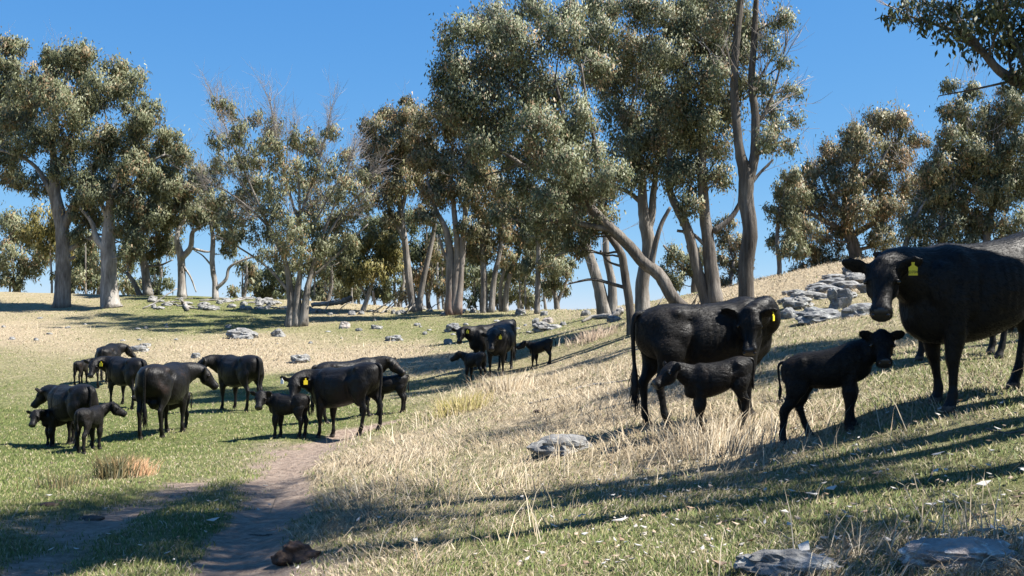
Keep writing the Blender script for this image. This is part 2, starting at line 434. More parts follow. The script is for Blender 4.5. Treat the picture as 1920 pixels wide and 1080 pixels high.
# ------------------------------------------------------------------ cattle
def coat_mat(name, brown, rough=.47, spec=.22):
    m, nt, b = new_mat(name)
    n = noise_node(nt, 3, 5, .6)
    r = ramp(nt, n.outputs['Fac'], [(.38, (.0038, .0035, .0035)), (.58, (.0062, .0054, .0051)), (.76, brown)])
    nt.links.new(r.outputs[0], b.inputs['Base Color'])
    b.inputs['Specular IOR Level'].default_value = spec
    f = noise_node(nt, 55, 3, .6, 'Object', (.16, 1, .30)); g = noise_node(nt, 9, 3, .5, 'Object', (.5, 1, .7))
    rr = node(nt, 'ShaderNodeMapRange'); nt.links.new(n.outputs['Fac'], rr.inputs[0])
    rr.inputs[1].default_value = .3; rr.inputs[2].default_value = .7; rr.inputs[3].default_value = rough - .06; rr.inputs[4].default_value = rough + .16
    nt.links.new(rr.outputs[0], b.inputs['Roughness'])
    b.inputs['Sheen Weight'].default_value = .015; b.inputs['Sheen Roughness'].default_value = .45
    ad = node(nt, 'ShaderNodeMath', operation='MULTIPLY_ADD'); nt.links.new(g.outputs['Fac'], ad.inputs[0]); ad.inputs[1].default_value = .9; nt.links.new(f.outputs['Fac'], ad.inputs[2])
    bump(nt, b, ad.outputs[0], .75, .016)
    return m
M['coat'] = coat_mat('black_coat', (.013, .009, .007))
M['coat_brown'] = coat_mat('black_brown_coat', (.022, .011, .007), .42)
M['hair'] = coat_mat('black_hair', (.02, .013, .010), .62, .12)
M['muzzle'] = simple_mat('wet_black_muzzle', [(.3, (.010, .009, .009)), (.7, (.030, .027, .027))], 40, rough=.38, bs=.3, bd=.004, spec=.5)
M['hoof'] = simple_mat('hoof_horn', [(.3, (.02, .018, .016)), (.7, (.07, .06, .05))], 20, rough=.6, bs=.3, bd=.004)
M['eye'] = simple_mat('dark_eye', [(.3, (.006, .004, .003)), (.7, (.02, .012, .008))], 10, rough=.08, bs=0, bd=.001, spec=.6)
M['tag_yellow'] = simple_mat('yellow_tag_plastic', [(.3, (.70, .52, .02)), (.7, (.80, .62, .04))], 6, rough=.4, bs=.05, bd=.002)
M['tag_white'] = simple_mat('white_tag_plastic', [(.3, (.70, .70, .68)), (.7, (.8, .8, .78))], 6, rough=.4, bs=.05, bd=.002)
M['ink'] = simple_mat('tag_ink', [(.3, (.01, .01, .01)), (.7, (.02, .02, .02))], 6, rough=.6, bs=0, bd=.001)
M['udder'] = simple_mat('udder_skin', [(.3, (.05, .035, .03)), (.7, (.09, .06, .05))], 10, rough=.6, bs=.2, bd=.005)

def dirv(yaw, pitch):
    a, p = math.radians(yaw), math.radians(pitch)
    return np.array((math.cos(a) * math.cos(p), math.sin(a) * math.cos(p), math.sin(p)))

TRUNK = [  # x, top, bottom, half width
 (-.905, 1.15, 1.02, .035), (-.885, 1.21, .93, .11), (-.82, 1.265, .84, .20), (-.72, 1.30, .77, .262), (-.58, 1.325, .73, .285), (-.42, 1.325, .69, .295), (-.22, 1.295, .61, .325),
 (.02, 1.285, .555, .35), (.26, 1.295, .545, .335), (.44, 1.325, .56, .285), (.58, 1.31, .585, .235), (.70, 1.25, .62, .185), (.80, 1.17, .68, .13), (.85, 1.08, .76, .05)]
FORE = [((.50, .155, 1.06), .15, .075), ((.49, .185, .88), .135, .085), ((.455, .19, .70), .118, .085), ((.475, .18, .55), .086, .072), ((.49, .175, .425), .062, .057), ((.492, .175, .385), .056, .055), ((.485, .175, .33), .043, .043),
        ((.485, .175, .20), .037, .036), ((.487, .175, .135), .045, .045), ((.505, .175, .085), .042, .044), ((.525, .175, .05), .055, .056), ((.535, .175, .0), .058, .056)]
HIND = [((-.60, .14, 1.10), .20, .09), ((-.56, .18, .92), .225, .10), ((-.54, .20, .77), .185, .095), ((-.59, .19, .66), .13, .080), ((-.655, .18, .57), .085, .062), ((-.715, .175, .495), .068, .050), ((-.715, .172, .44), .056, .046),
        ((-.70, .17, .36), .046, .040), ((-.685, .17, .22), .041, .038), ((-.675, .17, .145), .049, .046), ((-.652, .17, .09), .043, .045), ((-.63, .17, .05), .055, .056), ((-.62, .17, .0), .058, .056)]
HEAD = [(-.10, .045, .04, -.03), (-.05, .094, .070, -.030), (.03, .118, .092, -.040), (.12, .130, .116, -.060), (.24, .136, .138, -.084), (.34, .124, .142, -.098), (.46, .102, .130, -.106), (.60, .082, .108, -.108),
        (.74, .076, .094, -.106), (.86, .090, .092, -.106), (.95, .088, .082, -.108), (1.0, .062, .054, -.112)]

def ring_loft(C, A, B, ra, rb, sides=16, sq=0.0):
    """closed loft of superelliptic rings"""
    n = len(C); ang = np.arange(sides) * 2 * math.pi / sides
    ca, sa = np.cos(ang), np.sin(ang)
    p = 1 - sq
    ca = np.sign(ca) * np.abs(ca) ** p; sa = np.sign(sa) * np.abs(sa) ** p
    V = C[:, None] + (ra[:, None] * ca)[..., None] * A[:, None] + (rb[:, None] * sa)[..., None] * B[:, None]
    V = np.vstack([V.reshape(-1, 3), C[0], C[-1]])
    i = np.arange(n - 1)[:, None] * sides; j = np.arange(sides)[None]; k = (j + 1) % sides
    Q = np.stack([i + j, i + k, i + sides + k, i + sides + j], -1).reshape(-1, 4)
    a, b = n * sides, n * sides + 1
    T = [(a, (m + 1) % sides, m) for m in range(sides)] + [(b, (n - 1) * sides + m, (n - 1) * sides + (m + 1) % sides) for m in range(sides)]
    return V, Q, T

def interp_rows(R, n):
    R = np.asarray(R, dtype=float)
    return catmull(R, n)

def ellipsoid(c, r, seg=12):
    V = []; th = np.linspace(0, math.pi, seg // 2 + 2)[1:-1]
    C = np.array([(0, 0, math.cos(t)) for t in th]) * r[2] + np.asarray(c)
    return ring_loft(C, np.tile((1., 0, 0), (len(th), 1)), np.tile((0, 1., 0), (len(th), 1)), np.sin(th) * r[0], np.sin(th) * r[1], seg)

def animal(label, u, v, heading, height, calf=False, head=(270, -45), neck=(None, 35), stride=(0, 0, 0, 0), tail='hang', tags=(), group=None, brown=False,
           voxel=.024, udder=False, fur=0, girth=1.02, text=None, necklen=1.0, wide=1.0, lenf=1.0, Y=None):
    rr_ = np.random.default_rng(abs(hash((u, v))) % 100000)
    p0 = G(u, v) if Y is None else at(u, v, Y)
    s = height / 1.32
    ca, sa = math.cos(math.radians(heading)), math.sin(math.radians(heading))
    loc = np.array((p0[0], p0[1], gz(p0[0], p0[1])))
    def lz(x, y):           # ground height under a local point, in local units
        return (gz(loc[0] + s * (x * ca - y * sa), loc[1] + s * (x * sa + y * ca)) - loc[2]) / s
    zf, zr = lz(.5, 0), lz(-.62, 0)
    def tilt(P):
        P = np.array(P, dtype=float)
        P[:, 2] += zr + (zf - zr) * np.clip((P[:, 0] + .62) / 1.12, -.3, 1.35)
        return P
    lf = lenf * (.72 if calf else .89)
    depth = .84 if calf else 1.0
    mb = MB()
    # trunk
    R = interp_rows(TRUNK, 40)
    if calf:
        R[:, 2] = R[:, 1] - (R[:, 1] - R[:, 2]) * (depth + .06 * np.clip(R[:, 0], 0, .6)); R[:, 3] *= .84
    else:
        R[:, 2] = R[:, 1] - (R[:, 1] - R[:, 2]) * girth; R[:, 3] *= wide * .95
    C = tilt(np.stack([R[:, 0] * lf, 0 * R[:, 0], (R[:, 1] + R[:, 2]) / 2], -1))
    mb.add(*ring_loft(C, np.tile((0, 1., 0), (40, 1)), np.tile((0, 0, 1.), (40, 1)), R[:, 3], (R[:, 1] - R[:, 2]) / 2, 22, .12))
    # hip (hook) and pin bones, shoulder points
    for sd in (-1, 1):
        mb.add(*ellipsoid(tilt([(-.47 * lf, sd * .165 * (.75 if calf else wide), 1.225)])[0], (.10, .07, .055)))
        mb.add(*ellipsoid(tilt([(-.82 * lf, sd * .10 * (.75 if calf else 1), 1.14)])[0], (.07, .06, .08)))
        mb.add(*ellipsoid(tilt([(.60 * lf, sd * .185 * (.7 if calf else 1), 1.0 if not calf else 1.02)])[0], (.14, .075, .20 if not calf else .15)))
    # legs
    feet = []
    for k, (rows, sd) in enumerate(((FORE, 1), (FORE, -1), (HIND, 1), (HIND, -1))):
        P = np.array([r[0] for r in rows], dtype=float); ra = np.array([r[1] for r in rows]); rb = np.array([r[2] for r in rows])
        P[:, 0] *= lf; P[:, 1] *= sd * (.78 if calf else 1)
        if calf:
            ra = ra * np.where(P[:, 2] > .6, .88, 1.32); rb = rb * np.where(P[:, 2] > .6, .90, 1.28)
        w = np.clip((1.0 - P[:, 2]) / .9, 0, 1)
        P[:, 0] += stride[k] * w ** 1.15
        base = tilt(P)
        fz = lz(P[-1, 0], P[-1, 1])
        dz0 = base[:, 2] - P[:, 2]
        P[:, 2] += dz0 * (1 - w) + fz * w
        # leg foreshortens as it swings
        n = len(P) * 3
        D = catmull(np.column_stack([P, ra, rb]), n)
        C = D[:, :3]
        C[-1, 2] = P[-1, 2] - .012
        mb.add(*ring_loft(C, np.tile((1., 0, 0), (n, 1)), np.tile((0, 1., 0), (n, 1)), D[:, 3], D[:, 4], 14))
        feet.append(P[-1].copy())
    # neck and head (directions are given in the place, turned into the body's frame)
    hs = 1.28 if calf else 1.0
    hy = head[0] - heading; ny_ = (neck[0] - heading) if neck[0] is not None else 0
    hf = dirv(hy, head[1])
    side = np.array((-math.sin(math.radians(hy)), math.cos(math.radians(hy)), 0.)); up = np.cross(hf, side)
    if len(head) > 2:
        rl = math.radians(head[2]); side, up = side * math.cos(rl) + up * math.sin(rl), up * math.cos(rl) - side * math.sin(rl)
    N0 = tilt([(.54 * lf, 0, 1.07 if not calf else 1.10)])[0]
    poll = N0 + dirv(ny_, neck[1]) * (.545 if not calf else .47) * necklen
    j1 = poll + hf * (.06 * hs) - up * .055 * hs
    bend = (1 - math.cos(math.radians(ny_))) / 2
    mid = (N0 + poll) / 2 + np.array((.07 + .22 * bend, 0, .03 + .05 * bend))
    NP = catmull([N0, (N0 + mid) / 2 + (.03, 0, 0), mid, poll * .75 + mid * .25 - up * .01, j1], 18)
    nt_ = np.linspace(0, 1, 18)
    nv = (.19 * (1 - nt_) ** .95 + .098) * (.88 if calf else 1); nw = (.12 * (1 - nt_) + .082) * (.84 if calf else 1)
    T = np.gradient(NP, axis=0); T /= np.linalg.norm(T, axis=1)[:, None]
    A = np.array([np.array((0, 1., 0)) * (1 - t) + side * t for t in nt_]); A -= (A * T).sum(1)[:, None] * T; A /= np.linalg.norm(A, axis=1)[:, None]
    B = np.cross(T, A)
    mb.add(*ring_loft(NP - np.array((0, 0, .05)) * (1 - nt_)[:, None], A, B, nw, nv, 16))
    L = .45 * hs * (.90 if calf else 1)
    H = interp_rows(HEAD, 30)
    hw = 1.1 if calf else 1.0
    C = poll + hf * (H[:, :1] * L) + up * ((H[:, 3:4] + .05) * hs * .95)
    mb.add(*ring_loft(C, np.tile(side, (30, 1)), np.tile(up, (30, 1)), H[:, 1] * hs * hw * .93, H[:, 2] * hs * .93, 18, .10))
    def hp(f, sd, uq): return poll + hf * f * hs + side * sd * hs + up * uq * hs
    for sd in (-1, 1):
        mb.add(*ellipsoid(hp(.14, sd * .100, .030), (.030 * hs,) * 3))          # brow over the eye
        mb.add(*ellipsoid(hp(.17, sd * .07, -.085), (.06 * hs, .045 * hs, .065 * hs)))   # cheek
        mb.add(*ellipsoid(hp(.405 if not calf else .365, sd * .05, -.015), (.035 * hs,) * 3))         # nostril wing
    mb.add(*ellipsoid(hp(-.01, 0, .045), (.075 * hs, .075 * hs, .06 * hs)))       # poll tuft
    ears = []
    for sd in (-1, 1):
        e0 = hp(.035, sd * .085, .0); ed = side * sd * .93 - hf * .22 + up * (.40 if not calf else .50); ed /= np.linalg.norm(ed)
        ez = np.cross(ed, hf * .6 + np.array((hf[0], hf[1], 0)) * .8); ez /= np.linalg.norm(ez); en = np.cross(ed, ez)     # ez across the leaf, en its thickness
        t = np.array((-.15, .05, .2, .4, .6, .8, .93, 1.0)); le = (.255 if not calf else .21) * hs * .95
        wd = np.array((.024, .036, .056, .072, .074, .060, .036, .012)) * hs
        C = e0 + ed * (t * le)[:, None] + up * (-.02 * t ** 2)[:, None] * hs
        mb.add(*ring_loft(C, np.tile(ez, (8, 1)), np.tile(en, (8, 1)), wd, np.full(8, max(.017 * hs, voxel * .8)), 12))
        ears.append((e0 + ed * le * .62, ed, ez, en))
    if udder:
        mb.add(*ellipsoid(tilt([(-.44 * lf, 0, .62)])[0], (.17, .12, .13)))
    if not calf: mb.add(*ellipsoid(tilt([(.60 * lf, 0, .66)])[0], (.13, .075, .13)))   # brisket
    me = mb.mesh('raw')
    tmp = obj('raw', me)
    md = tmp.modifiers.new('r', 'REMESH'); md.mode = 'VOXEL'; md.voxel_size = voxel; md.use_smooth_shade = True
    sm = tmp.modifiers.new('s', 'SMOOTH'); sm.factor = .5; sm.iterations = 6 if voxel > .018 else 9
    dg = bpy.context.evaluated_depsgraph_get()
    body = bpy.data.meshes.new_from_object(tmp.evaluated_get(dg))
    bpy.data.objects.remove(tmp); bpy.data.meshes.remove(me)
    nv_ = len(body.vertices)
    co = np.empty(nv_ * 3, dtype=np.float32); body.vertices.foreach_get('co', co); co = co.reshape(-1, 3).astype(float)
    no = np.empty(nv_ * 3, dtype=np.float32); body.vertices.foreach_get('normal', no); no = no.reshape(-1, 3)
    # muscle and hide relief
    sc_ = rr_.uniform(0, 50)
    d = np.array([mnoise.noise(Vector((c[0] * 5 + sc_, c[1] * 5, c[2] * 4))) * .006 + mnoise.noise(Vector((c[0] * 14, c[1] * 14 + sc_, c[2] * 9))) * .002 for c in co])
    d *= np.clip((co[:, 2] - .35) / .3, .15, 1)
    zt = co[:, 2] - (zr + (zf - zr) * np.clip((co[:, 0] + .62) / 1.12, -.3, 1.35)); xs_ = co[:, 0] / lf
    sidew = np.clip(np.abs(no[:, 1]) * 1.4 - .15, 0, 1) * (np.abs(co[:, 1]) > .07)
    for x0, z0, rx, rz, am in ((-.32, 1.12, .10, .085, -.040), (-.47, 1.21, .065, .05, .030), (-.30, .82, .05, .20, -.034), (-.60, .93, .16, .20, .020), (.29, .92, .045, .22, -.022), (.50, .97, .11, .20, .016),
                               (.38, .66, .05, .07, -.024), (.70, 1.0, .05, .22, -.018), (-.76, 1.06, .07, .11, -.022), (-.66, .62, .05, .10, -.016), (-.15, .62, .18, .06, .012), (.44, 1.22, .07, .06, .014), (.05, 1.18, .25, .04, -.010)):
        d += am * (.7 if calf else 1.4) * np.exp(-((xs_ - x0) / rx) ** 2 - ((zt - z0) / rz) ** 2) * sidew
    d += (.0 if calf else .0026) * np.sin(xs_ * 2 * math.pi / .085 - zt * 3) * np.exp(-((xs_ - .05) / .2) ** 4 - ((zt - .92) / .22) ** 4) * sidew
    co += no * d[:, None]
    body.vertices.foreach_set('co', co.astype(np.float32).ravel())
    coat = M['coat_brown'] if brown else M['coat']
    for mt in (coat, M['muzzle'], M['hoof']): body.materials.append(mt)
    npoly = len(body.polygons)
    ctr = np.empty(npoly * 3, dtype=np.float32); body.polygons.foreach_get('center', ctr); ctr = ctr.reshape(-1, 3)
    idx = np.zeros(npoly, dtype=np.int32)
    nose = hp(.50 * L / .5 / hs, 0, -.055) if False else poll + hf * L * .98 + up * (-.045 * hs)
    idx[((ctr - nose) ** 2).sum(1) < (.075 * hs) ** 2] = 1
    for f in feet:
        dd = np.hypot(ctr[:, 0] - f[0], ctr[:, 1] - f[1])
        idx[(dd < .11) & (ctr[:, 2] < f[2] + .055)] = 2
    body.polygons.foreach_set('material_index', idx)
    body.polygons.foreach_set('use_smooth', np.ones(npoly, dtype=bool))
    body.update()
    root = obj('calf' if calf else 'cow', None)
    root.location = loc; root.rotation_euler = (0, 0, math.radians(heading)); root.scale = (s, s, s)
    tag(root, label, 'calf' if calf else 'cow', group)
    obj('body', body, None, root)
    # tail with switch
    tb = MB()
    t0 = tilt([(-.86 * lf, 0, 1.235)])[0]
    if tail == 'hang': TP = [t0 + (.06, 0, .01), t0 + (-.035, 0, .0), t0 + (-.075, 0, -.12), t0 + (-.065, .01, -.40), t0 + (-.05, .015, -.62), t0 + (-.055, .0, -.80), t0 + (-.06, .01, -.95)]
    elif tail == 'up': TP = [t0 + (.03, 0, -.02), t0 + (-.06, 0, .06), t0 + (-.13, 0, .03), t0 + (-.19, 0, -.10), t0 + (-.22, 0, -.28), t0 + (-.21, 0, -.42)]
    else: TP = [t0 + (.06, 0, .01), t0 + (-.04, .02, .0), t0 + (-.09, .06, -.14), t0 + (-.09, .12, -.40), t0 + (-.05, .16, -.62), t0 + (-.06, .19, -.80), t0 + (-.08, .2, -.93)]
    if calf and tail != 'up': TP = [t0 + (q - t0) * (1, 1, .62) for q in TP]
    TP = catmull(TP, 24); tt = np.linspace(0, 1, 24)
    tr = np.interp(tt, [0, .08, .3, .6, .72, .85, 1], [.042, .038, .026, .021, .040, .042, .006]) * (.7 if calf else 1)
    tb.add(*tube(TP, tr, 8, .05, (0, 1, 0)))
    if not calf:                                     # loose hair of the switch
        for k in range(60):
            q0 = TP[rr_.integers(15, 21)]; off = rr_.normal(0, .022, 3)
            tb.add(*tube([q0 + off * .4, q0 + off + (0, 0, -.10), q0 + off * 1.4 + (0, 0, -.22)], [.006, .005, .001], 3, closed=False))
    obj('tail', tb.mesh('tail'), coat, root)
    # eyes
    em = None
    for sd in (-1, 1):
        eb = MB(); eb.add(*ellipsoid((0, 0, 0), (.020 * hs,) * 3))
        em = em or eb.mesh('eye')
        eye = obj('eye', em, M['eye'], root, hp(.150, sd * .117 * hw, .004))
        ob_ = MB(); ob_.add(*ellipsoid((0, 0, 0), (.024 * hs, .018 * hs, .010 * hs)))
        lid = obj('eyelid', ob_.mesh('eyelid'), M['muzzle'], root, hp(.146, sd * .112 * hw, .022)); lid.rotation_euler = (0, 0, math.radians(hy))
        nb_ = MB(); nb_.add(*ellipsoid((0, 0, 0), (.017 * hs, .013 * hs, .015 * hs)))
        obj('nostril', nb_.mesh('nostril'), M['eye'], root, poll + hf * (L * .985) + side * (sd * .052 * hs) + up * (-.022 * hs))
    # ear tags: a flat plate with a narrow neck hanging from the ear
    for sd, colr, big, *turn in tags:
        c, ed, ez, en = ears[0 if sd < 0 else 1]
        w = .034 * big; h = .085 * big
        out = [(-.35, 0), (-.30, -.28), (-1, -.48), (-1, -1.25), (1, -1.25), (1, -.48), (.30, -.28), (.35, 0)]
        fwd = hf * .75 + up * .35; fwd = fwd - np.array((0, 0, 1)) * fwd[2]; fwd /= np.linalg.norm(fwd)
        ta = math.radians(turn[0] if turn else rr_.uniform(-25, 25)); fwd = np.array((fwd[0] * math.cos(ta) - fwd[1] * math.sin(ta), fwd[0] * math.sin(ta) + fwd[1] * math.cos(ta), 0)) 
        sx = np.cross(fwd, (0, 0, 1.)); c2 = c + fwd * max(.03, voxel * 1.6)
        fr = [c2 + sx * w * a + np.array((0, 0, 1.)) * h * q + fwd * .004 for a, q in out]; bk = [q - fwd * .008 for q in fr]
        VV = np.array(fr + bk); tb = bmesh.new()
        vs = [tb.verts.new(q) for q in VV]
        tb.faces.new(vs[:8]); tb.faces.new(vs[8:][::-1])
        for k in range(8): tb.faces.new((vs[k], vs[8 + k], vs[8 + (k + 1) % 8], vs[(k + 1) % 8]))
        bmesh.ops.recalc_face_normals(tb, faces=tb.faces)
        tm = bpy.data.meshes.new('ear_tag'); tb.to_mesh(tm); tb.free()
        to = obj('ear_tag', tm, M['tag_' + colr], root)
        if text and colr == 'yellow':
            cu = bpy.data.curves.new('number', 'FONT'); cu.body = text; cu.size = w * .92; cu.align_x = 'CENTER'; cu.extrude = .0008
            co_ = bpy.data.objects.new('number', cu); COL.objects.link(co_)
            dg = bpy.context.evaluated_depsgraph_get(); tmesh = bpy.data.meshes.new_from_object(co_.evaluated_get(dg)); bpy.data.objects.remove(co_)
            to2 = obj('tag_number', tmesh, M['ink'], to)
            X = Vector(-sx); Z = Vector(fwd); Yv = Z.cross(X)
            to2.matrix_local = Matrix.Translation(Vector(c2 + fwd * .0055 + np.array((0, 0, -1.05 * h)))) @ Matrix((X, Yv, Z)).transposed().to_4x4()
            to2.matrix_local = Matrix.Translation(Vector(c2 + fwd * .0055 + np.array((0, 0, -1.05 * h)))) @ Matrix((X, Yv, Z)).transposed().to_4x4()
    # short coat hair on the animals near enough to show it
    if fur:
        body.calc_loop_triangles()
        nt3 = len(body.loop_triangles); ti = np.empty(nt3 * 3, dtype=np.int32); body.loop_triangles.foreach_get('vertices', ti); ti = ti.reshape(-1, 3)
        a, b_, c_ = co[ti[:, 0]], co[ti[:, 1]], co[ti[:, 2]]
        cr = np.cross(b_ - a, c_ - a); ar = np.linalg.norm(cr, axis=1); nn = cr / (ar[:, None] + 1e-12)
        pk = rr_.choice(nt3, fur, p=ar / ar.sum()); w1 = rr_.random(fur); w2 = rr_.random(fur); fl = w1 + w2 > 1; w1[fl] = 1 - w1[fl]; w2[fl] = 1 - w2[fl]
        P = a[pk] + (b_ - a)[pk] * w1[:, None] + (c_ - a)[pk] * w2[:, None]; N = nn[pk]
        keep = (P[:, 2] > .1) & (((P - nose) ** 2).sum(1) > (.085 * hs) ** 2)
        P, N = P[keep], N[keep]; m_ = len(P)
        flow = np.tile((-.7, 0, -.7), (m_, 1)); hd = ((P - (poll + hf * .22)) ** 2).sum(1) < .3 ** 2
        flow[hd] = hf * .8
        D = flow - (flow * N).sum(1)[:, None] * N; D /= np.linalg.norm(D, axis=1)[:, None] + 1e-6
        D = D + N * .42 + rr_.normal(0, .22, (m_, 3)); D /= np.linalg.norm(D, axis=1)[:, None]
        ln = rr_.uniform(.014, .030, m_) * (1.25 if calf else .9); W = np.cross(D, N); W /= np.linalg.norm(W, axis=1)[:, None] + 1e-6
        hw_ = .0019
        VV = np.stack([P - W * hw_, P + W * hw_, P + D * ln[:, None]], 1).reshape(-1, 3)
        hm = make_mesh('coat_hair', VV, None, np.arange(m_ * 3).reshape(-1, 3))
        tag(obj('coat_hair', hm, M['hair'], root), kind='stuff')
    return root

# right-hand group on the slope
animal('large black cow with a number on its yellow ear tag, behind the walking calf', 1846, 743, 196, 1.40, head=(246, -54), neck=(205, 6), stride=(.02, -.14, .0, .12), tags=((1, 'yellow', .95, 8),), voxel=.0175, fur=22000, text='D704', girth=1.07, wide=1.0, necklen=1.0)
animal('black cow standing hidden behind the large number-tagged cow, ears and back showing', 1796, 676, 198, 1.26, head=(225, -35), neck=(215, 16), stride=(.05, -.05, .1, -.1), tags=((1, 'yellow', .95),), voxel=.02)
animal('black cow turning its head back over the smallest near calf', 1325, 792, 12, 1.28, head=(258, -66), neck=(-100, 8), stride=(.05, -.03, -.05, .06), tags=((1, 'yellow', .9, 72),), voxel=.0175, fur=22000, wide=1.02, necklen=.72)
animal('small black calf beneath the cow that turns its head back', 1345, 809, 182, .70, calf=True, head=(200, -32), neck=(192, 18), stride=(.02, -.06, .05, -.05), voxel=.017, fur=24000, brown=True)
animal('fluffy black calf walking with ears spread, between two big cows', 1552, 815, 340, .75, calf=True, head=(258, -46), neck=(330, 36), stride=(-.03, -.08, .2, -.16), voxel=.0175, fur=40000, lenf=1.06)
# middle group on the rise
animal('black cow facing straight out with yellow tag in one ear, calves beside it', 938, 703, 257, 1.36, head=(268, -48), neck=(260, 2), tags=((1, 'yellow', 1.12),), voxel=.028, tail='side', wide=1.15)
animal('black cow half hidden behind the cow facing straight out', 922, 691, 212, 1.28, head=(262, -45), neck=(205, 10), tags=((1, 'yellow', 1.1),), voxel=.03)
animal('black calf in long dry grass before two cows on the rise', 890, 716, 138, .78, calf=True, head=(176, -30), neck=(160, 24), voxel=.03)
animal('black calf with tail raised, standing apart on the rise', 1014, 688, 152, .72, calf=True, head=(192, -25), neck=(175, 20), tail='up', stride=(.05, -.05, -.12, .1), voxel=.03)
# cow and calf by the track
animal('black cow in side view with one white and one yellow ear tag', 646, 824, 152, 1.26, head=(262, -58), neck=(196, 4), tags=((-1, 'white', 1.0), (1, 'yellow', 1.12)), stride=(.02, -.04, .1, -.1), voxel=.024, fur=0, udder=True, wide=1.05)
animal('black calf looking out with ears spread, beside cow with white ear tag', 540, 821, 166, .80, calf=True, head=(268, -44), neck=(195, 24), stride=(.0, -.05, .05, .0), voxel=.023, fur=5000)
animal('dark brown-black cow mostly hidden behind the white-tagged cow, muzzle showing', 650, 789, 36, 1.22, head=(345, -32), neck=(10, 16), voxel=.028, brown=True)
animal('calf half hidden behind the white-tagged cow, rump showing', 730, 776, 172, .80, calf=True, head=(190, -30), neck=(180, 20), voxel=.03, brown=True)
# herd in the green hollow
animal('black cow seen from behind, standing clear of the rest on bare patchy grass', 448, 770, 138, 1.33, head=(200, -38), neck=(190, 10), tail='hang', voxel=.025, fur=0, wide=1.03)
animal('tall black cow from behind with long tail and a calf beneath it', 308, 817, 86, 1.42, head=(22, -44), neck=(46, 6), stride=(.06, -.05, -.05, .08), voxel=.025, fur=0, udder=True, brown=True, wide=1.05)
animal('calf suckling beneath the tall cow seen from behind, only legs showing', 322, 806, 205, .76, calf=True, head=(190, 5), neck=(200, 12), voxel=.03)
animal('black cow from behind with two calves close around its legs', 133, 838, 140, 1.15, head=(172, -45), neck=(150, 10), voxel=.025, fur=0)
animal('black calf with pale muzzle peering out beside the cow with two calves', 112, 836, 226, .72, calf=True, head=(266, -48), neck=(240, 14), voxel=.025, brown=True)
animal('black calf from behind, right against the hind legs of the cow with two calves', 168, 847, 84, .78, calf=True, head=(20, -28), neck=(40, 22), stride=(.05, -.05, .1, -.1), voxel=.025, fur=5000)
animal('black cow in side view looking out with yellow tag, in the green hollow', 236, 765, 142, 1.34, head=(266, -50), neck=(200, 8), tags=((1, 'yellow', 1.2),), voxel=.028)
animal('brownish black cow from behind, beside pale stones at the hollow\'s far side', 203, 724, 98, 1.24, head=(20, -44), neck=(58, 8), voxel=.03, brown=True)
animal('small dark calf from behind on the far side of the hollow', 152, 722, 88, .74, calf=True, head=(15, -28), neck=(40, 22), voxel=.032, brown=True)
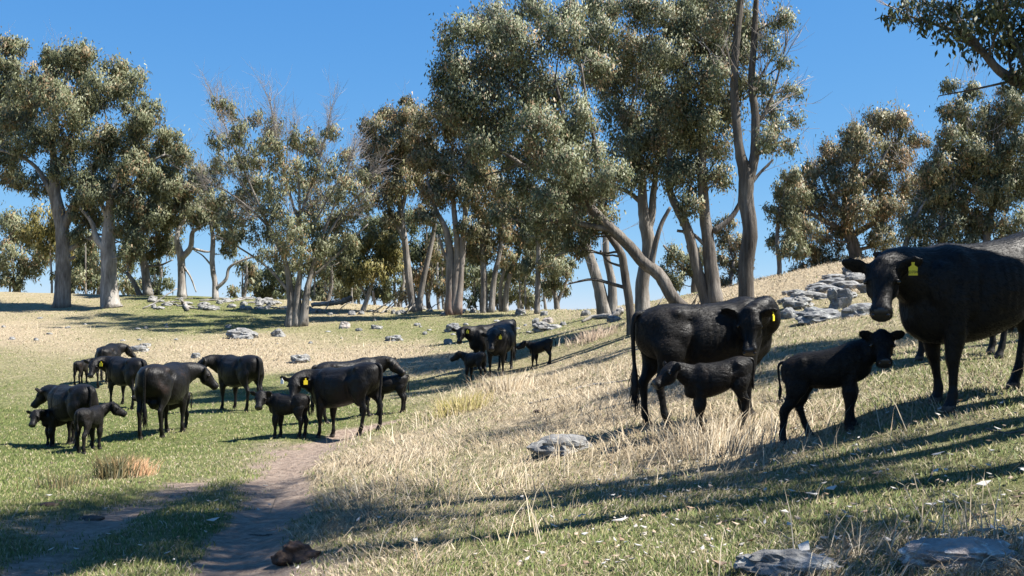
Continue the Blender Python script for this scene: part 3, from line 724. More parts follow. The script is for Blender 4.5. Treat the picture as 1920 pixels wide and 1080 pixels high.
# ------------------------------------------------------------------ trees
PAL = {
 'grey':  [((.125, .125, .072), 4), ((.165, .155, .092), 3), ((.235, .22, .155), 1.6), ((.235, .150, .090), 1.4), ((.085, .088, .045), 2)],
 'rust':  [((.125, .115, .062), 3), ((.175, .150, .085), 3), ((.29, .175, .105), 2.4), ((.27, .23, .16), 1.4), ((.085, .08, .04), 2)],
 'silver': [((.135, .140, .085), 3), ((.185, .185, .12), 3), ((.25, .24, .175), 2), ((.27, .18, .125), 1.5), ((.08, .085, .043), 2)],
 'olive': [((.165, .14, .05), 3), ((.22, .18, .065), 3), ((.26, .19, .08), 1.5), ((.10, .09, .035), 2)],
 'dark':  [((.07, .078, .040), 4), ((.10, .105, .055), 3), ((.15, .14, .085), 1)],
}
def leaves_into(mb, centers, n_each, sigma, L, pal, quad=True, droop=1.0, mids=None):
    n = int(np.sum(n_each))
    if n == 0: return
    C = np.repeat(np.asarray(centers), n_each, axis=0)
    sg = np.repeat(np.asarray(sigma), n_each)[:, None]
    loose = np.where(rng.random((n, 1)) < .13, 1.75, 1.0)
    P = C + rng.normal(0, 1, (n, 3)) * sg * loose * (.9, .9, 1.15)
    D = rng.normal(0, .55, (n, 3)); D[:, 2] -= droop
    D /= np.linalg.norm(D, axis=1)[:, None]
    W = np.cross(D, rng.normal(0, 1, (n, 3))); W /= np.linalg.norm(W, axis=1)[:, None] + 1e-9
    l = (L * rng.uniform(.7, 1.3, n))[:, None]; w = l * .19
    cols = np.array([c for c, _ in PAL[pal]]); pr = np.array([p for _, p in PAL[pal]], dtype=float)
    # leaves of one spray share a colour tendency
    cl = rng.choice(len(cols), len(n_each), p=pr / pr.sum()); cl = np.repeat(cl, n_each)
    own = rng.choice(len(cols), n, p=pr / pr.sum())
    idx = np.where(rng.random(n) < .45, cl, own)
    col = np.clip(cols[idx] * np.array((1.04, 1.13, 1.0)) * rng.uniform(.75, 1.25, (n, 1)), 0, .5)
    # leaves shade with the spray they hang on: normals lean outwards from it
    O = P - np.repeat(np.asarray(mids if mids is not None else centers), n_each, axis=0)
    O /= np.linalg.norm(O, axis=1)[:, None] + 1e-6
    O2 = P - C; O2 /= np.linalg.norm(O2, axis=1)[:, None] + 1e-6
    gn = np.cross(D, W); flip = np.sign((gn * (O + O2)).sum(1))[:, None]; flip[flip == 0] = 1; W = W * flip; gn = gn * flip
    N = O * .55 + O2 * .45 + gn * .55 + np.array((0, 0, .15)); N /= np.linalg.norm(N, axis=1)[:, None]
    if quad:
        V = np.stack([P, P + D * l * .42 - W * w * -1, P + D * l, P + D * l * .42 - W * w], 1).reshape(-1, 3)
        mb.add(V, np.arange(4 * n).reshape(-1, 4)[:, ::-1], None, np.repeat(col, 4, axis=0), np.repeat(N, 4, axis=0))
    else:
        V = np.stack([P - W * w, P + W * w, P + D * l], 1).reshape(-1, 3)
        mb.add(V, None, np.arange(3 * n).reshape(-1, 3)[:, ::-1], np.repeat(col, 3, axis=0), np.repeat(N, 3, axis=0))

def stem_path(pts, Y, sgn=1):
    """pixel stem rows (u, v, radius px[, depth offset m]) -> smooth 3-D path with radii"""
    R = []
    for k, p in enumerate(pts):
        dy = p[3] if len(p) > 3 else 0
        q = at(p[0], p[1], Y + dy)
        R.append((*q, p[2] * (Y + dy) / F))
    R = catmull(R, max(6, len(R) * 5))
    R[:, 3] = np.maximum(R[:, 3], .008)
    return R

def tree(name, label, Y, stems, blobs, pal='grey', bark='bark_grey', lpx=8.0, cov=2.2, bare=0, spread=.35, group=None, cat='tree', L=None, seed=1, twigmat=None, barelen=(.8, 2.2), flare=True, dead=6):
    global rng
    keep = rng; rng = np.random.default_rng(1000 + seed)
    px = Y / F
    bx = stems[0][0]
    b0 = at(bx[0], bx[1], Y + (bx[3] if len(bx) > 3 else 0)); b0[2] = gz(b0[0], b0[1])
    tb = MB(); nodes = []; nr = []
    for k, st in enumerate(stems):
        R = stem_path(st, Y)
        ground = st[0][1] > bx[1] - 14          # this stem starts at the ground
        if ground:
            zg = gz(R[0, 0], R[0, 1]); f = np.exp(-np.arange(len(R)) / 3.0)
            R[:, 2] += (zg - .12 - R[0, 2]) * f
            if flare: R[:, 3] *= 1 + .28 * np.exp(-np.arange(len(R)) / 1.2)
        wob = catmull(rng.normal(0, 1, (max(3, len(R) // 4), 3)), len(R)); wob[0] = 0
        R[:, :3] += wob * np.minimum(R[:, 3:4] * .22, .05)
        tb.add(*tube(R[:, :3], R[:, 3], 12 if R[0, 3] > .08 else 6, .035))
        nodes.append(R[:, :3]); nr.append(R[:, 3])
    nodes = np.vstack(nodes); nr = np.concatenate(nr)
    lm = MB(); wm = MB()
    us = [b[0] for b in blobs] or [0]; wid = (max(us) - min(us) + 60) * px
    cents = []; cnt = []; sig = []; mids = []
    LL = L or (lpx * .80 * px)
    ordr = sorted(blobs, key=lambda b: -b[1])
    for b in ordr:
        u, v, r = b[:3]
        dy = b[3] if len(b) > 3 else rng.uniform(-1, 1) * spread * wid * .5
        r = r * 1.06; c = at(u, v, Y + dy); Rb = r * px
        # limb from the best node to the clump
        d = np.linalg.norm(nodes - c, axis=1) + 1.1 * np.maximum(0, nodes[:, 2] - c[2] + .15 * np.linalg.norm((nodes - c)[:, :2], axis=1))
        k = int(np.argmin(d + 1.0 / (nr * 20 + .3))); s0 = nodes[k]; ln = np.linalg.norm(c - s0)
        if ln > .15:
            r0 = min(nr[k] * .55, .012 * ln + .022)
            mid = s0 * .5 + c * .5 + np.array((0, 0, -.06 * ln)) + rng.normal(0, .07, 3) * ln
            pth = catmull([s0, mid, c], 10); rad = np.linspace(r0, max(.012, r0 * .35), 10)
            pth[1:-1] += rng.normal(0, .025 * ln ** .5 * .5, (8, 3))
            tb.add(*tube(pth, rad, 6, .03))
            nodes = np.vstack([nodes, pth[3:]]); nr = np.concatenate([nr, rad[3:]])
        ns = int(np.clip(r * .62, 8, 36))
        dirs = rng.normal(0, 1, (ns, 3)); dirs /= np.linalg.norm(dirs, axis=1)[:, None]
        sc = c + dirs * (rng.uniform(.35, 1.0, ns) ** .7)[:, None] * Rb * (1.0, 1.0, .78)
        n_leaf = cov * 1.75 * math.pi * r * r / (.15 * (LL / px) ** 2)
        wts = rng.uniform(.4, 1.6, ns); wts /= wts.sum()
        cents.append(sc); cnt.append(np.maximum(1, (n_leaf * wts)).astype(int)); mids.append(np.repeat(c[None], ns, 0)); sig.append(np.full(ns, .135 * Rb + .04) * rng.uniform(.8, 1.25, ns))
        for q in sc[::2]:
            m_ = (c + q) / 2 + rng.normal(0, .10, 3) * Rb
            tb.add(*tube([c, m_, q], [max(.010, .25 * px), max(.008, .22 * px), .003], 3, closed=False))
    if cents:
        leaves_into(lm, np.vstack(cents), np.concatenate(cnt), np.concatenate(sig), LL, pal, quad=Y < 40, mids=np.vstack(mids))
    # bare dead twigs
    if bare:
        cand = np.nonzero((nr < np.percentile(nr, 70)) & (nodes[:, 2] > np.percentile(nodes[:, 2], 35)))[0]
        cc = nodes.mean(0)
        for k in range(bare):
            s0 = nodes[rng.choice(cand)]
            o = s0 - cc; o /= np.linalg.norm(o) + 1e-6
            dr = o * .8 + np.array((0, 0, .75)) + rng.normal(0, .35, 3); dr /= np.linalg.norm(dr)
            ln = rng.uniform(*barelen); w0 = max(.012, .34 * px)
            e = s0 + dr * ln; m_ = s0 + dr * ln * .5 + rng.normal(0, .06, 3) * ln
            wm.add(*tube(catmull([s0, m_, e], 6), np.linspace(w0, w0 * .3, 6), 3, closed=False))
            for j in range(4):
                t = rng.uniform(.3, .9); q = s0 + (e - s0) * t
                d2 = dr * .7 + rng.normal(0, .45, 3); d2 /= np.linalg.norm(d2)
                wm.add(*tube([q, q + d2 * ln * .2, q + d2 * ln * .42 + (0, 0, .05 * ln)], [w0 * .5, w0 * .38, w0 * .15], 3, closed=False))
    root = obj(name, None, loc=b0)
    tag(root, label, cat, group)
    obj('trunk', tb.mesh('trunk', b0), M[bark], root)
    if lm.n: obj('crown', lm.mesh('crown', b0, smooth=False), M['leaf'], root)
    if wm.n: tag(obj('bare_twigs', wm.mesh('bare_twigs', b0), M[twigmat or 'twig'], root), kind='stuff')
    rng = keep
    return root

# --- ridge on the left
tree('gum_tree', 'tall grey-trunked gum with stub branch low on its trunk, left end of ridge', 58,
 [[(115,577,14),(118,500,13),(117,440,12),(105,380,11),(100,320,8),(98,270,5)],[(117,430,9),(150,370,7),(185,300,5),(200,230,3)],[(105,375,6),(75,320,4),(30,290,3),(-10,280,2)],[(124,472,5),(165,450,4),(192,440,2),(240,462,1)],[(122,490,4),(140,482,3)],[(185,300,4),(240,240,3),(270,200,2)],[(98,280,4),(110,200,3),(130,130,2)]],
 [(130,118,42),(70,170,48),(190,170,46),(240,160,36),(110,205,50),(255,225,38),(175,255,42),(285,210,24),(60,265,38),(215,305,38),(130,320,38),(30,225,40),(150,100,26),(215,130,26),(300,250,20),(20,300,26),(160,190,34),(90,110,24),(150,375,26),(75,345,26),(175,410,22),(250,270,30),(40,340,20),(120,270,34)], bare=26, seed=1, bark='bark_grey')
tree('gum_tree', 'leafy gum rising past the paddock behind the tall grey-trunked gum', 64, [[(-30,570,14),(-25,450,11),(-10,300,9),(5,200,6),(15,130,4)]],
 [(0,110,38),(30,90,24),(10,165,44),(45,140,30),(-20,215,48),(25,215,36),(0,270,36),(45,190,26),(20,330,24)], seed=2, bare=10)
tree('gum_tree', 'stout swollen-trunked gum forking low, second along the ridge', 57,
 [[(209,578,17),(204,520,14),(201,470,14),(205,420,10),(211,370,7),(226,325,4)],[(201,475,9),(182,450,7),(172,415,4),(150,390,3)],[(206,420,6),(190,385,4),(180,350,3)],[(225,330,4),(270,310,3),(310,290,2)]],
 [(215,350,32),(255,318,38),(180,365,30),(265,378,32),(235,418,26),(300,300,36),(322,268,26),(292,345,32),(155,402,26),(330,305,26),(240,470,20),(165,340,24),(150,440,20),(262,440,24),(285,405,26),(320,350,26),(345,290,20),(225,380,28)], bare=22, seed=3, bark='bark_pale')
tree('gum_tree', 'dark leaning gum with reddish stems behind the stout forked gum', 66, [[(278,556,8),(270,500,7),(262,450,5),(258,400,4)],[(262,556,5),(250,530,4),(235,510,3)],[(270,500,3),(300,497,2),(325,487,1)]],
 [(272,420,28),(302,440,25),(252,468,24),(292,398,28),(312,470,18),(240,440,22),(285,470,22),(320,420,22)], seed=4, pal='grey', bark='bark_grey')
tree('gum_tree', 'gum with an open forked trunk against the sky on the ridge', 64, [[(342,557,8),(340,510,7),(339,480,7),(333,450,5),(336,425,4),(348,412,2)],[(340,485,6),(357,465,5),(362,435,4),(378,428,2)],[(345,500,2),(358,520,1.6),(368,548,1)],[(357,465,3),(385,472,2),(400,470,1)]],
 [(330,398,30),(362,370,32),(310,378,30),(372,330,26),(345,345,28),(385,400,22),(318,350,24)], seed=5, bark='bark_pale', bare=8)
tree('gum_tree', 'thin pale gum with one low side limb reaching towards the multi-stemmed tree', 62, [[(403,562,6),(400,520,5),(398,460,4.5),(396,415,3)],[(404,545,4),(424,522,3),(431,500,2.6),(455,488,2),(492,478,1)],[(398,500,2),(380,480,1.4),(365,470,1)]],
 [(388,412,24),(430,466,17),(443,440,20),(372,398,26),(412,395,22),(420,440,12)], seed=6, bark='bark_pale')
for k, (lab, bl, pal, Yk) in enumerate([
 ('distant grey-green gum beyond the ridge, left of the tall grey-trunked gum', [(20,425,34),(50,450,28),(8,480,30),(55,500,26),(25,520,22),(80,475,22)], 'grey', 86),
 ('distant yellowish gum behind the tall grey-trunked gum', [(90,415,30),(70,440,26),(140,460,30),(105,460,28),(150,500,24),(120,520,18)], 'olive', 80),
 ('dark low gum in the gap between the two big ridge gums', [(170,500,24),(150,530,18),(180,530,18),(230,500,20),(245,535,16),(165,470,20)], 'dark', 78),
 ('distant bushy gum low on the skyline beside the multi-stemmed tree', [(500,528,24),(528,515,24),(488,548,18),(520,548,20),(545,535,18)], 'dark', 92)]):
    ub = sum(b[0] for b in bl) / len(bl)
    tree('gum_tree', lab, Yk, [[(ub, 572, 5), (ub - 4, 540, 4), (ub + 3, 500, 3), (ub, 460, 2)]] + [[(b[0], 570, 2.5), ((b[0] * 2 + ub) / 3, 540, 2), (b[0], b[1], 1.2)] for b in bl[::2]], bl, pal=pal, seed=20 + k, bark='bark_pale')
# --- the big multi-stemmed tree with bare top
tree('gum_tree', 'wide multi-stemmed gum with bare twiggy top standing alone in front of the ridge', 50,
 [[(545,613,9.38),(545,560,7.95),(540,505,4.80),(520,450,3.20),(480,402,2.13),(430,362,1.33),(395,345,0.80)],[(556,614,10.17),(560,540,5.96),(565,480,3.73),(563,400,2.66),(560,330,1.86),(556,260,1.07)],[(567,612,8.60),(578,540,5.96),(590,490,3.73),(615,440,2.66),(650,390,1.86),(692,350,1.07)],
  [(541,505,3.20),(502,420,2.66),(462,330,1.86),(432,262,1.28),(412,205,0.80)],[(562,430,2.66),(540,350,2.13),(522,280,1.38),(510,210,0.85),(505,175,0.53)],[(564,400,2.66),(590,330,1.92),(610,255,1.28),(622,200,0.64)],[(590,480,2.66),(622,400,2.13),(650,320,1.38),(668,262,0.75)],
  [(545,550,3.31),(500,500,2.13),(440,460,1.60),(400,440,1.07)],[(585,520,2.65),(640,470,1.60),(690,420,1.07)],[(520,450,2.13),(470,370,1.60),(420,300,1.07)],[(565,470,2.13),(600,400,1.60),(640,330,1.07),(665,290,0.64)]],
 [(430,210,21.1),(408,190,12.3),(452,252,24.6),(500,278,29.9),(560,255,24.6),(425,310,31.7),(480,340,33.4),(540,318,31.7),(600,318,29.9),(640,350,31.7),(402,378,29.9),(452,400,31.7),(512,398,28.2),(580,390,28.2),(640,418,29.9),(682,380,24.6),(560,468,33.4),(602,460,26.4),(540,500,21.1),(440,440,21.1),(392,338,24.6),(660,455,19.4),(580,500,19.4),(690,330,19.4),(470,295,26),(520,240,22),(590,280,24),(620,250,18),(460,370,28),(515,350,28),(570,350,28),(615,370,28),(430,410,24),(490,440,26),(545,430,28),(610,420,26),(660,400,22),(410,265,20),(650,300,22),(480,220,18),(575,430,26),(500,480,20),(640,490,18)],
 pal='grey', bark='bark_grey', bare=620, cov=1.35, seed=7, barelen=(.7, 2.1), twigmat='twig', spread=.7)
tree('gum_tree', 'small yellow-green gum under the ridge trees', 57, [[(680,586,5),(689,555,4),(700,528,3),(705,500,2)],[(688,560,3),(675,535,2.4),(660,510,1.6)]],
 [(650,478,30),(700,466,36),(690,506,32),(730,498,26),(660,518,22),(725,470,24),(640,500,20),(680,450,22)], pal='olive', bark='bark_pale', seed=8)
tree('gum_tree', 'gum with two bare spreading stems at the left edge of the wood', 56, [[(776,582,8),(766,520,7),(758,450,6),(750,380,5),(740,310,3)],[(785,580,6),(800,500,5),(815,420,4),(818,370,3)],[(758,450,4),(735,400,3),(715,360,2)],[(750,400,4),(770,320,3),(780,250,2)]],
 [(740,262,40),(702,240,26),(768,222,32),(720,300,36),(782,290,38),(752,338,36),(802,342,36),(720,368,28),(700,280,26),(730,215,20),(760,190,12),(690,330,24),(735,410,22)], pal='rust', seed=9, bare=26)
tree('gum_tree', 'three-stemmed gum with rusty red bark at its foot', 52, [[(846,592,9),(845,500,8),(836,432,6),(816,390,4),(800,340,3)],[(858,592,8),(865,480,7),(871,400,5),(876,350,3)],[(851,588,7),(857,480,6),(851,400,5),(845,330,3)],[(845,500,4),(830,470,3),(822,440,2)]],
 [(820,232,40),(868,240,40),(800,290,36),(850,308,40),(902,300,40),(820,368,36),(872,368,36),(920,352,36),(882,425,24),(840,210,24),(790,250,26),(905,250,30),(800,410,20)], pal='rust', bark='bark_rusty', seed=10, bare=14)
tree('gum_tree', 'slim twin-stemmed gum beside the rusty-footed gum', 53, [[(908,590,7),(907,520,6),(905,450,5),(908,400,3)],[(921,590,6),(928,520,5),(938,470,4),(945,420,3)]],
 [(900,468,28),(930,440,34),(920,400,34),(890,440,22),(945,480,20)], pal='rust', bark='bark_grey', seed=11)
tree('gum_tree', 'pale leaning gum stems beside the slim twin-stemmed gum', 55, [[(948,588,6),(955,530,5),(975,470,4),(985,430,3)],[(940,588,4),(938,540,3.4),(950,490,3)]],
 [(962,430,30),(990,470,26),(960,388,34),(1000,420,26),(975,500,18),(1005,380,28)], pal='grey', bark='bark_pale', seed=12)
tree('gum_tree', 'straight single-stemmed gum at the right edge of the wood', 50, [[(1006,585,5),(1007,520,5),(1010,470,4),(1008,420,3)]],
 [(1000,446,26),(1032,500,20),(1040,465,24),(985,500,16),(1015,400,28),(1030,430,24)], pal='grey', bark='bark_grey', seed=13)
tree('gum_tree', 'low branching gum on the skyline right of the wood', 62, [[(1047,588,6),(1042,555,5),(1030,530,3)],[(1045,570,4),(1058,540,3),(1068,515,2)]],
 [(1050,515,22),(1028,528,16),(1068,500,18),(1040,490,20),(1060,545,10)], pal='grey', seed=14)
for k, (lab, bl, pal, Yk) in enumerate([
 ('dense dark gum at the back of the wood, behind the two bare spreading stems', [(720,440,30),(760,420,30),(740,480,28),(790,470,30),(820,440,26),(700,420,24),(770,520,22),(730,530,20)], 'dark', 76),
 ('dense grey gum at the back of the wood, behind the rusty-footed gum', [(830,500,26),(870,480,28),(900,520,22),(800,530,22),(860,540,20),(930,530,22),(820,470,24)], 'grey', 78),
 ('grey bushy gum filling the back of the wood near its right edge', [(970,545,20),(945,555,16),(990,560,14),(960,510,22),(1020,550,16),(1000,530,18)], 'grey', 74),
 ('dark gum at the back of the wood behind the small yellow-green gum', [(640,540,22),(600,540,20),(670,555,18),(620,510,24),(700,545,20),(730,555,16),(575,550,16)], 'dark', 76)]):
    ub = sum(b[0] for b in bl) / len(bl)
    tree('gum_tree', lab, Yk, [[(ub, 590, 5), (ub - 4, 560, 4.5), (ub + 3, 520, 3.5), (ub, 480, 2)]] + [[(b[0] + 6, 588, 3), (b[0], 550, 2.6), (b[0], b[1], 1.4)] for b in bl[::2]], bl, pal=pal, seed=30 + k, bark='bark_pale')
# --- the big clump right of centre
tree('gum_tree', 'large gum with a long trunk leaning left and a huge silvery crown', 27,
 [[(1297,578,11),(1256,540,12),(1225,505,12),(1190,470,11),(1150,430,10),(1110,395,9),(1082,365,8),(1062,330,7),(1042,285,5),(1020,220,3)],[(1222,500,6),(1228,465,5),(1241,420,4),(1256,388,3)],[(1150,432,6),(1092,420,5),(1050,414,4),(1000,420,3),(960,410,2)],[(1082,365,6),(1010,330,4.5),(950,290,3.5),(890,250,2)],
  [(1062,330,5),(1060,240,4),(1040,150,3)],[(1020,225,3),(960,160,2.5),(900,100,1.5)],[(1110,395,5),(1120,300,4),(1100,200,3),(1090,120,2)]],
 [(862,62,38),(920,40,44),(850,128,38),(912,120,48),(832,165,26),(980,100,44),(882,180,42),(960,180,50),(1030,160,48),(922,232,42),(1000,240,50),(1072,222,46),(960,290,42),(1040,310,46),(1092,290,40),(900,270,30),(1110,130,36),(970,348,34),(1030,368,34),(1090,350,34),(1132,330,40),(940,398,22),(890,330,22),(1000,20,40),(1050,70,42),(860,210,26),(815,190,14),(1000,410,20),(1070,395,22),(950,60,36),(1010,290,36)],
 pal='silver', bark='bark_brown', lpx=8.6, cov=2.1, seed=40, bare=30, barelen=(.5, 1.4), spread=.55)
tree('gum_tree', 'upright gum with a straight pale forked trunk just right of the leaning trunk', 32,
 [[(1205,586,14),(1207,520,13),(1211,450,13),(1206,390,10),(1200,340,8),(1186,300,6),(1170,230,4)],[(1214,430,9),(1223,385,7),(1230,330,5),(1232,260,3)],[(1205,380,5),(1180,360,4),(1150,350,3)]],
 [(1180,280,40),(1222,250,44),(1160,220,38),(1242,310,40),(1150,160,40),(1200,150,48),(1182,90,44),(1122,60,40),(1060,30,34),(1232,200,40),(1130,10,36),(1260,260,34),(1190,330,26),(1100,100,30)], pal='silver', lpx=8.2, cov=2.1, seed=41, bare=16, barelen=(.5, 1.6))
tree('gum_tree', 'heavy double-trunked gum behind the grazing cow with its head turned', 30,
 [[(1336,568,14),(1330,510,13),(1326,440,11),(1320,370,10),(1315,310,8),(1318,230,5),(1315,140,3)],[(1324,568,12),(1310,500,10),(1290,430,9),(1270,390,8),(1254,350,6),(1255,280,4)],[(1338,435,6),(1375,400,5),(1394,368,4),(1420,330,3),(1450,300,2)],[(1330,470,4),(1300,440,3.5),(1270,432,3)]],
 [(1282,330,42),(1332,262,48),(1270,200,48),(1322,150,48),(1250,110,44),(1312,60,48),(1242,40,42),(1372,100,40),(1370,30,44),(1180,15,38),(1292,385,24),(1352,330,24),(1362,200,36),(1300,10,44),(1400,160,26),(1410,60,28),(1300,230,40),(1340,100,36)], pal='grey', bark='bark_brown', lpx=8.2, cov=2.3, seed=42, bare=20, barelen=(.5, 1.6))
tree('gum_tree', 'tall dark-barked gum forking into two straight stems, sparse leaves', 24,
 [[(1405,572,14),(1405,480,14),(1403,400,14),(1400,340,14),(1386,280,9),(1376,200,8),(1378,100,7),(1385,0,6),(1385,-90,4)],[(1401,345,11),(1412,290,9),(1415,230,8),(1410,170,7),(1413,100,6),(1420,0,5),(1424,-80,3)],[(1414,240,4),(1440,200,3),(1460,140,2),(1478,60,1)],[(1410,300,4),(1440,275,3),(1480,262,2)],[(1400,520,3),(1385,510,2),(1372,495,1)],[(1410,170,3),(1440,120,2),(1470,80,1.2)]],
 [(1460,38,26),(1440,92,18),(1482,172,20),(1442,205,22),(1492,222,15),(1442,262,26),(1482,275,16),(1432,160,18),(1470,120,14),(1340,40,26),(1345,-30,36),(1440,-40,40),(1390,-60,40),(1460,240,16),(1350,140,20)], pal='silver', bark='bark_dark', lpx=8.5, cov=1.7, seed=43, bare=70, barelen=(.5, 1.5), spread=.5)
tree('gum_tree', 'slender dark curved trunk with one low bare limb, beside upright pale gum', 27.5,
 [[(1184,612,8),(1181,560,8),(1169,500,8),(1156,465,7),(1132,430,5),(1105,400,3)],[(1173,540,4),(1140,530,3.5),(1110,525,3),(1066,532,1.5)],[(1169,500,3),(1140,490,2),(1125,470,2)]],
 [(1102,438,26),(1072,458,20),(1130,408,26),(1060,425,20),(1095,470,14)], bark='bark_dark', lpx=8.4, seed=44, pal='grey', bare=8, barelen=(.4, 1.2))
tree('gum_tree', 'twin-trunked furrowed gum with a cut log at its foot', 38,
 [[(1138,592,13),(1120,530,11),(1100,470,9),(1086,420,8),(1075,370,5)],[(1152,590,10),(1142,510,7),(1136,450,6),(1130,390,4)],[(1105,485,4),(1075,470,3),(1040,480,2)]],
 [(1060,398,36),(1082,368,36),(1022,420,30),(1112,388,28),(1040,360,30),(1130,350,28),(1050,440,20)], bark='bark_grey', seed=45, lpx=8.2, bare=14)
tree('gum_tree', 'small gum beyond the crest, seen between the heavy trunks', 52, [[(1308,568,9),(1304,530,7),(1298,490,4),(1290,460,3)],[(1300,520,4),(1270,490,3),(1245,460,2)]],
 [(1290,500,22),(1272,528,18),(1262,480,20),(1250,510,16),(1320,480,20)], seed=46, bare=10)
tree('gum_tree', 'small rusty-leaved gum beyond the crest beside the dark forked gum', 48, [[(1372,565,5),(1370,530,4),(1375,490,3)],[(1375,550,3),(1392,520,2)]],
 [(1382,498,26),(1370,458,26),(1352,535,18),(1395,530,16),(1350,490,16),(1360,420,20)], seed=47, pal='rust', bare=8)
for k, (lab, bl, pal, Yk) in enumerate([
 ('leafy gum low in the wood, left of the multi-stemmed trunk, beyond the crest', [(455,500,16),(470,530,16),(440,545,12),(480,505,16)], 'grey', 84),
 ('round grey-leaved gum in the wood behind the small yellow-green gum', [(610,470,24),(640,450,22),(590,500,22),(620,535,20),(660,540,20),(600,560,16)], 'grey', 70),
 ('rusty-crowned gum in the wood between the spreading stems and rusty-footed gum', [(800,400,24),(820,470,24),(790,510,22),(830,540,20),(760,545,20),(845,560,14)], 'rust', 68),
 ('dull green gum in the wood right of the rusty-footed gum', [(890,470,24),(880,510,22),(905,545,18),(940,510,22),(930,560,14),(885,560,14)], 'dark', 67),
 ('grey gum behind the straight single-stemmed gum', [(985,450,24),(1010,490,22),(975,520,20),(1030,540,16),(1000,565,12),(1045,480,18)], 'grey', 66),
 ('low spreading gum behind the two big ridge gums', [(160,450,24),(190,490,22),(240,480,22),(150,520,20),(215,530,20),(255,540,16),(130,545,16)], 'grey', 72),
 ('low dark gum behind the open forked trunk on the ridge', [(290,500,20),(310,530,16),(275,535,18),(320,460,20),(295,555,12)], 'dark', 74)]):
    ub = sum(b[0] for b in bl) / len(bl)
    tree('gum_tree', lab, Yk, [[(ub, 590, 5), (ub - 3, 560, 4), (ub + 3, 520, 3), (ub, 480, 2)]] + [[(b[0] + 5, 588, 2.4), (b[0], 560, 2), (b[0], b[1], 1.2)] for b in bl[::2]], bl, pal=pal, seed=60 + k, bark='bark_grey', cov=1.8)
# --- right side
tree('gum_tree', 'broad dark gum with layered crown behind the rocky outcrop', 46,
 [[(1606,505,12),(1600,460,11),(1592,425,8),(1585,370,6),(1610,300,4)],[(1596,450,6),(1560,420,5),(1520,400,3),(1490,380,2)],[(1600,440,6),(1650,410,5),(1690,380,3)],[(1592,425,5),(1560,370,4),(1540,330,2.5)],[(1600,470,4),(1640,460,3),(1670,450,2)],[(1586,370,4),(1640,320,3),(1670,270,2)]],
 [(1642,230,30),(1682,232,30),(1602,252,26),(1562,290,30),(1622,280,36),(1682,290,36),(1722,260,20),(1532,320,30),(1582,340,36),(1642,340,40),(1502,350,30),(1542,380,36),(1602,398,34),(1484,398,26),(1512,432,30),(1662,398,38),(1562,440,30),(1542,488,26),(1652,448,30),(1702,350,34),(1582,500,24),(1520,470,22),(1500,510,18),(1560,530,14),(1620,490,18),(1545,525,16)], pal='rust', seed=50, lpx=8, cov=2.2, bare=24)
tree('gum_tree', 'thin straight pale trunk on the skyline left of the rocky outcrop', 42, [[(1461,546,5),(1460,490,4.5),(1458,440,4),(1462,390,3)]],
 [(1470,466,18),(1445,448,14),(1486,440,22),(1470,405,24),(1445,395,14),(1490,370,26),(1462,360,20),(1500,470,18),(1480,330,18)], seed=51, pal='grey', bark='bark_grey')
tree('gum_tree', 'spreading gum with pale stems behind the hidden cow', 40,
 [[(1765,490,5),(1763,450,4.5),(1768,400,4),(1790,340,3)],[(1850,490,8),(1852,430,6),(1862,370,5),(1880,300,3)],[(1690,490,6),(1700,450,5),(1715,410,3),(1740,370,2)],[(1852,430,4),(1815,390,3),(1790,350,2)],[(1862,370,4),(1840,290,3),(1815,220,2)]],
 [(1762,310,34),(1802,330,38),(1742,378,36),(1802,398,38),(1852,300,38),(1882,358,40),(1842,418,34),(1762,428,34),(1902,420,32),(1702,430,30),(1832,232,30),(1792,205,26),(1882,210,34),(1902,270,36),(1822,172,20),(1782,160,16),(1920,330,34),(1900,160,28),(1720,465,20),(1800,455,24),(1870,460,24),(1780,260,30),(1740,330,26),(1840,360,34),(1910,200,34),(1860,250,34),(1760,360,30),(1820,290,32),(1890,320,34)], pal='grey', bark='bark_pale', seed=52, lpx=8, cov=2.2, bare=60, barelen=(.7, 2.0))
tree('gum_tree', 'near gum whose dark branch hangs over the large number-tagged cow', 14.5,
 [[(2330,560,40,-2),(2290,380,34,-2),(2200,280,26,-1),(2060,220,18,0),(1935,165,12),(1870,125,8),(1830,80,5),(1800,40,3)],[(1935,165,7),(1905,90,5),(1880,20,4),(1860,-60,3)],[(1870,125,5),(1810,70,3.5),(1750,45,2.5),(1690,25,1.5)],[(1900,150,3),(1840,165,2),(1760,180,1)],[(2200,280,18),(2190,120,14),(2150,-80,10),(2120,-250,6)],[(2060,220,8),(2000,100,6),(1960,0,4)]],
 [(1690,18,24),(1662,30,12),(1740,36,24),(1792,58,28),(1842,36,38),(1892,80,38),(1882,16,44),(1832,96,20),(1905,140,18),(1782,16,30),(1732,4,22),(1930,40,50),(1960,110,40),(1900,-60,70),(1820,-70,60),(2000,-20,80),(2080,-120,100),(2160,-250,120),(2040,-220,100),(2240,-120,110),(2120,20,80),(2240,60,80)], pal='dark', bark='bark_dark', L=.105, cov=1.1, seed=53, spread=.25, bare=30, barelen=(.3, .9))
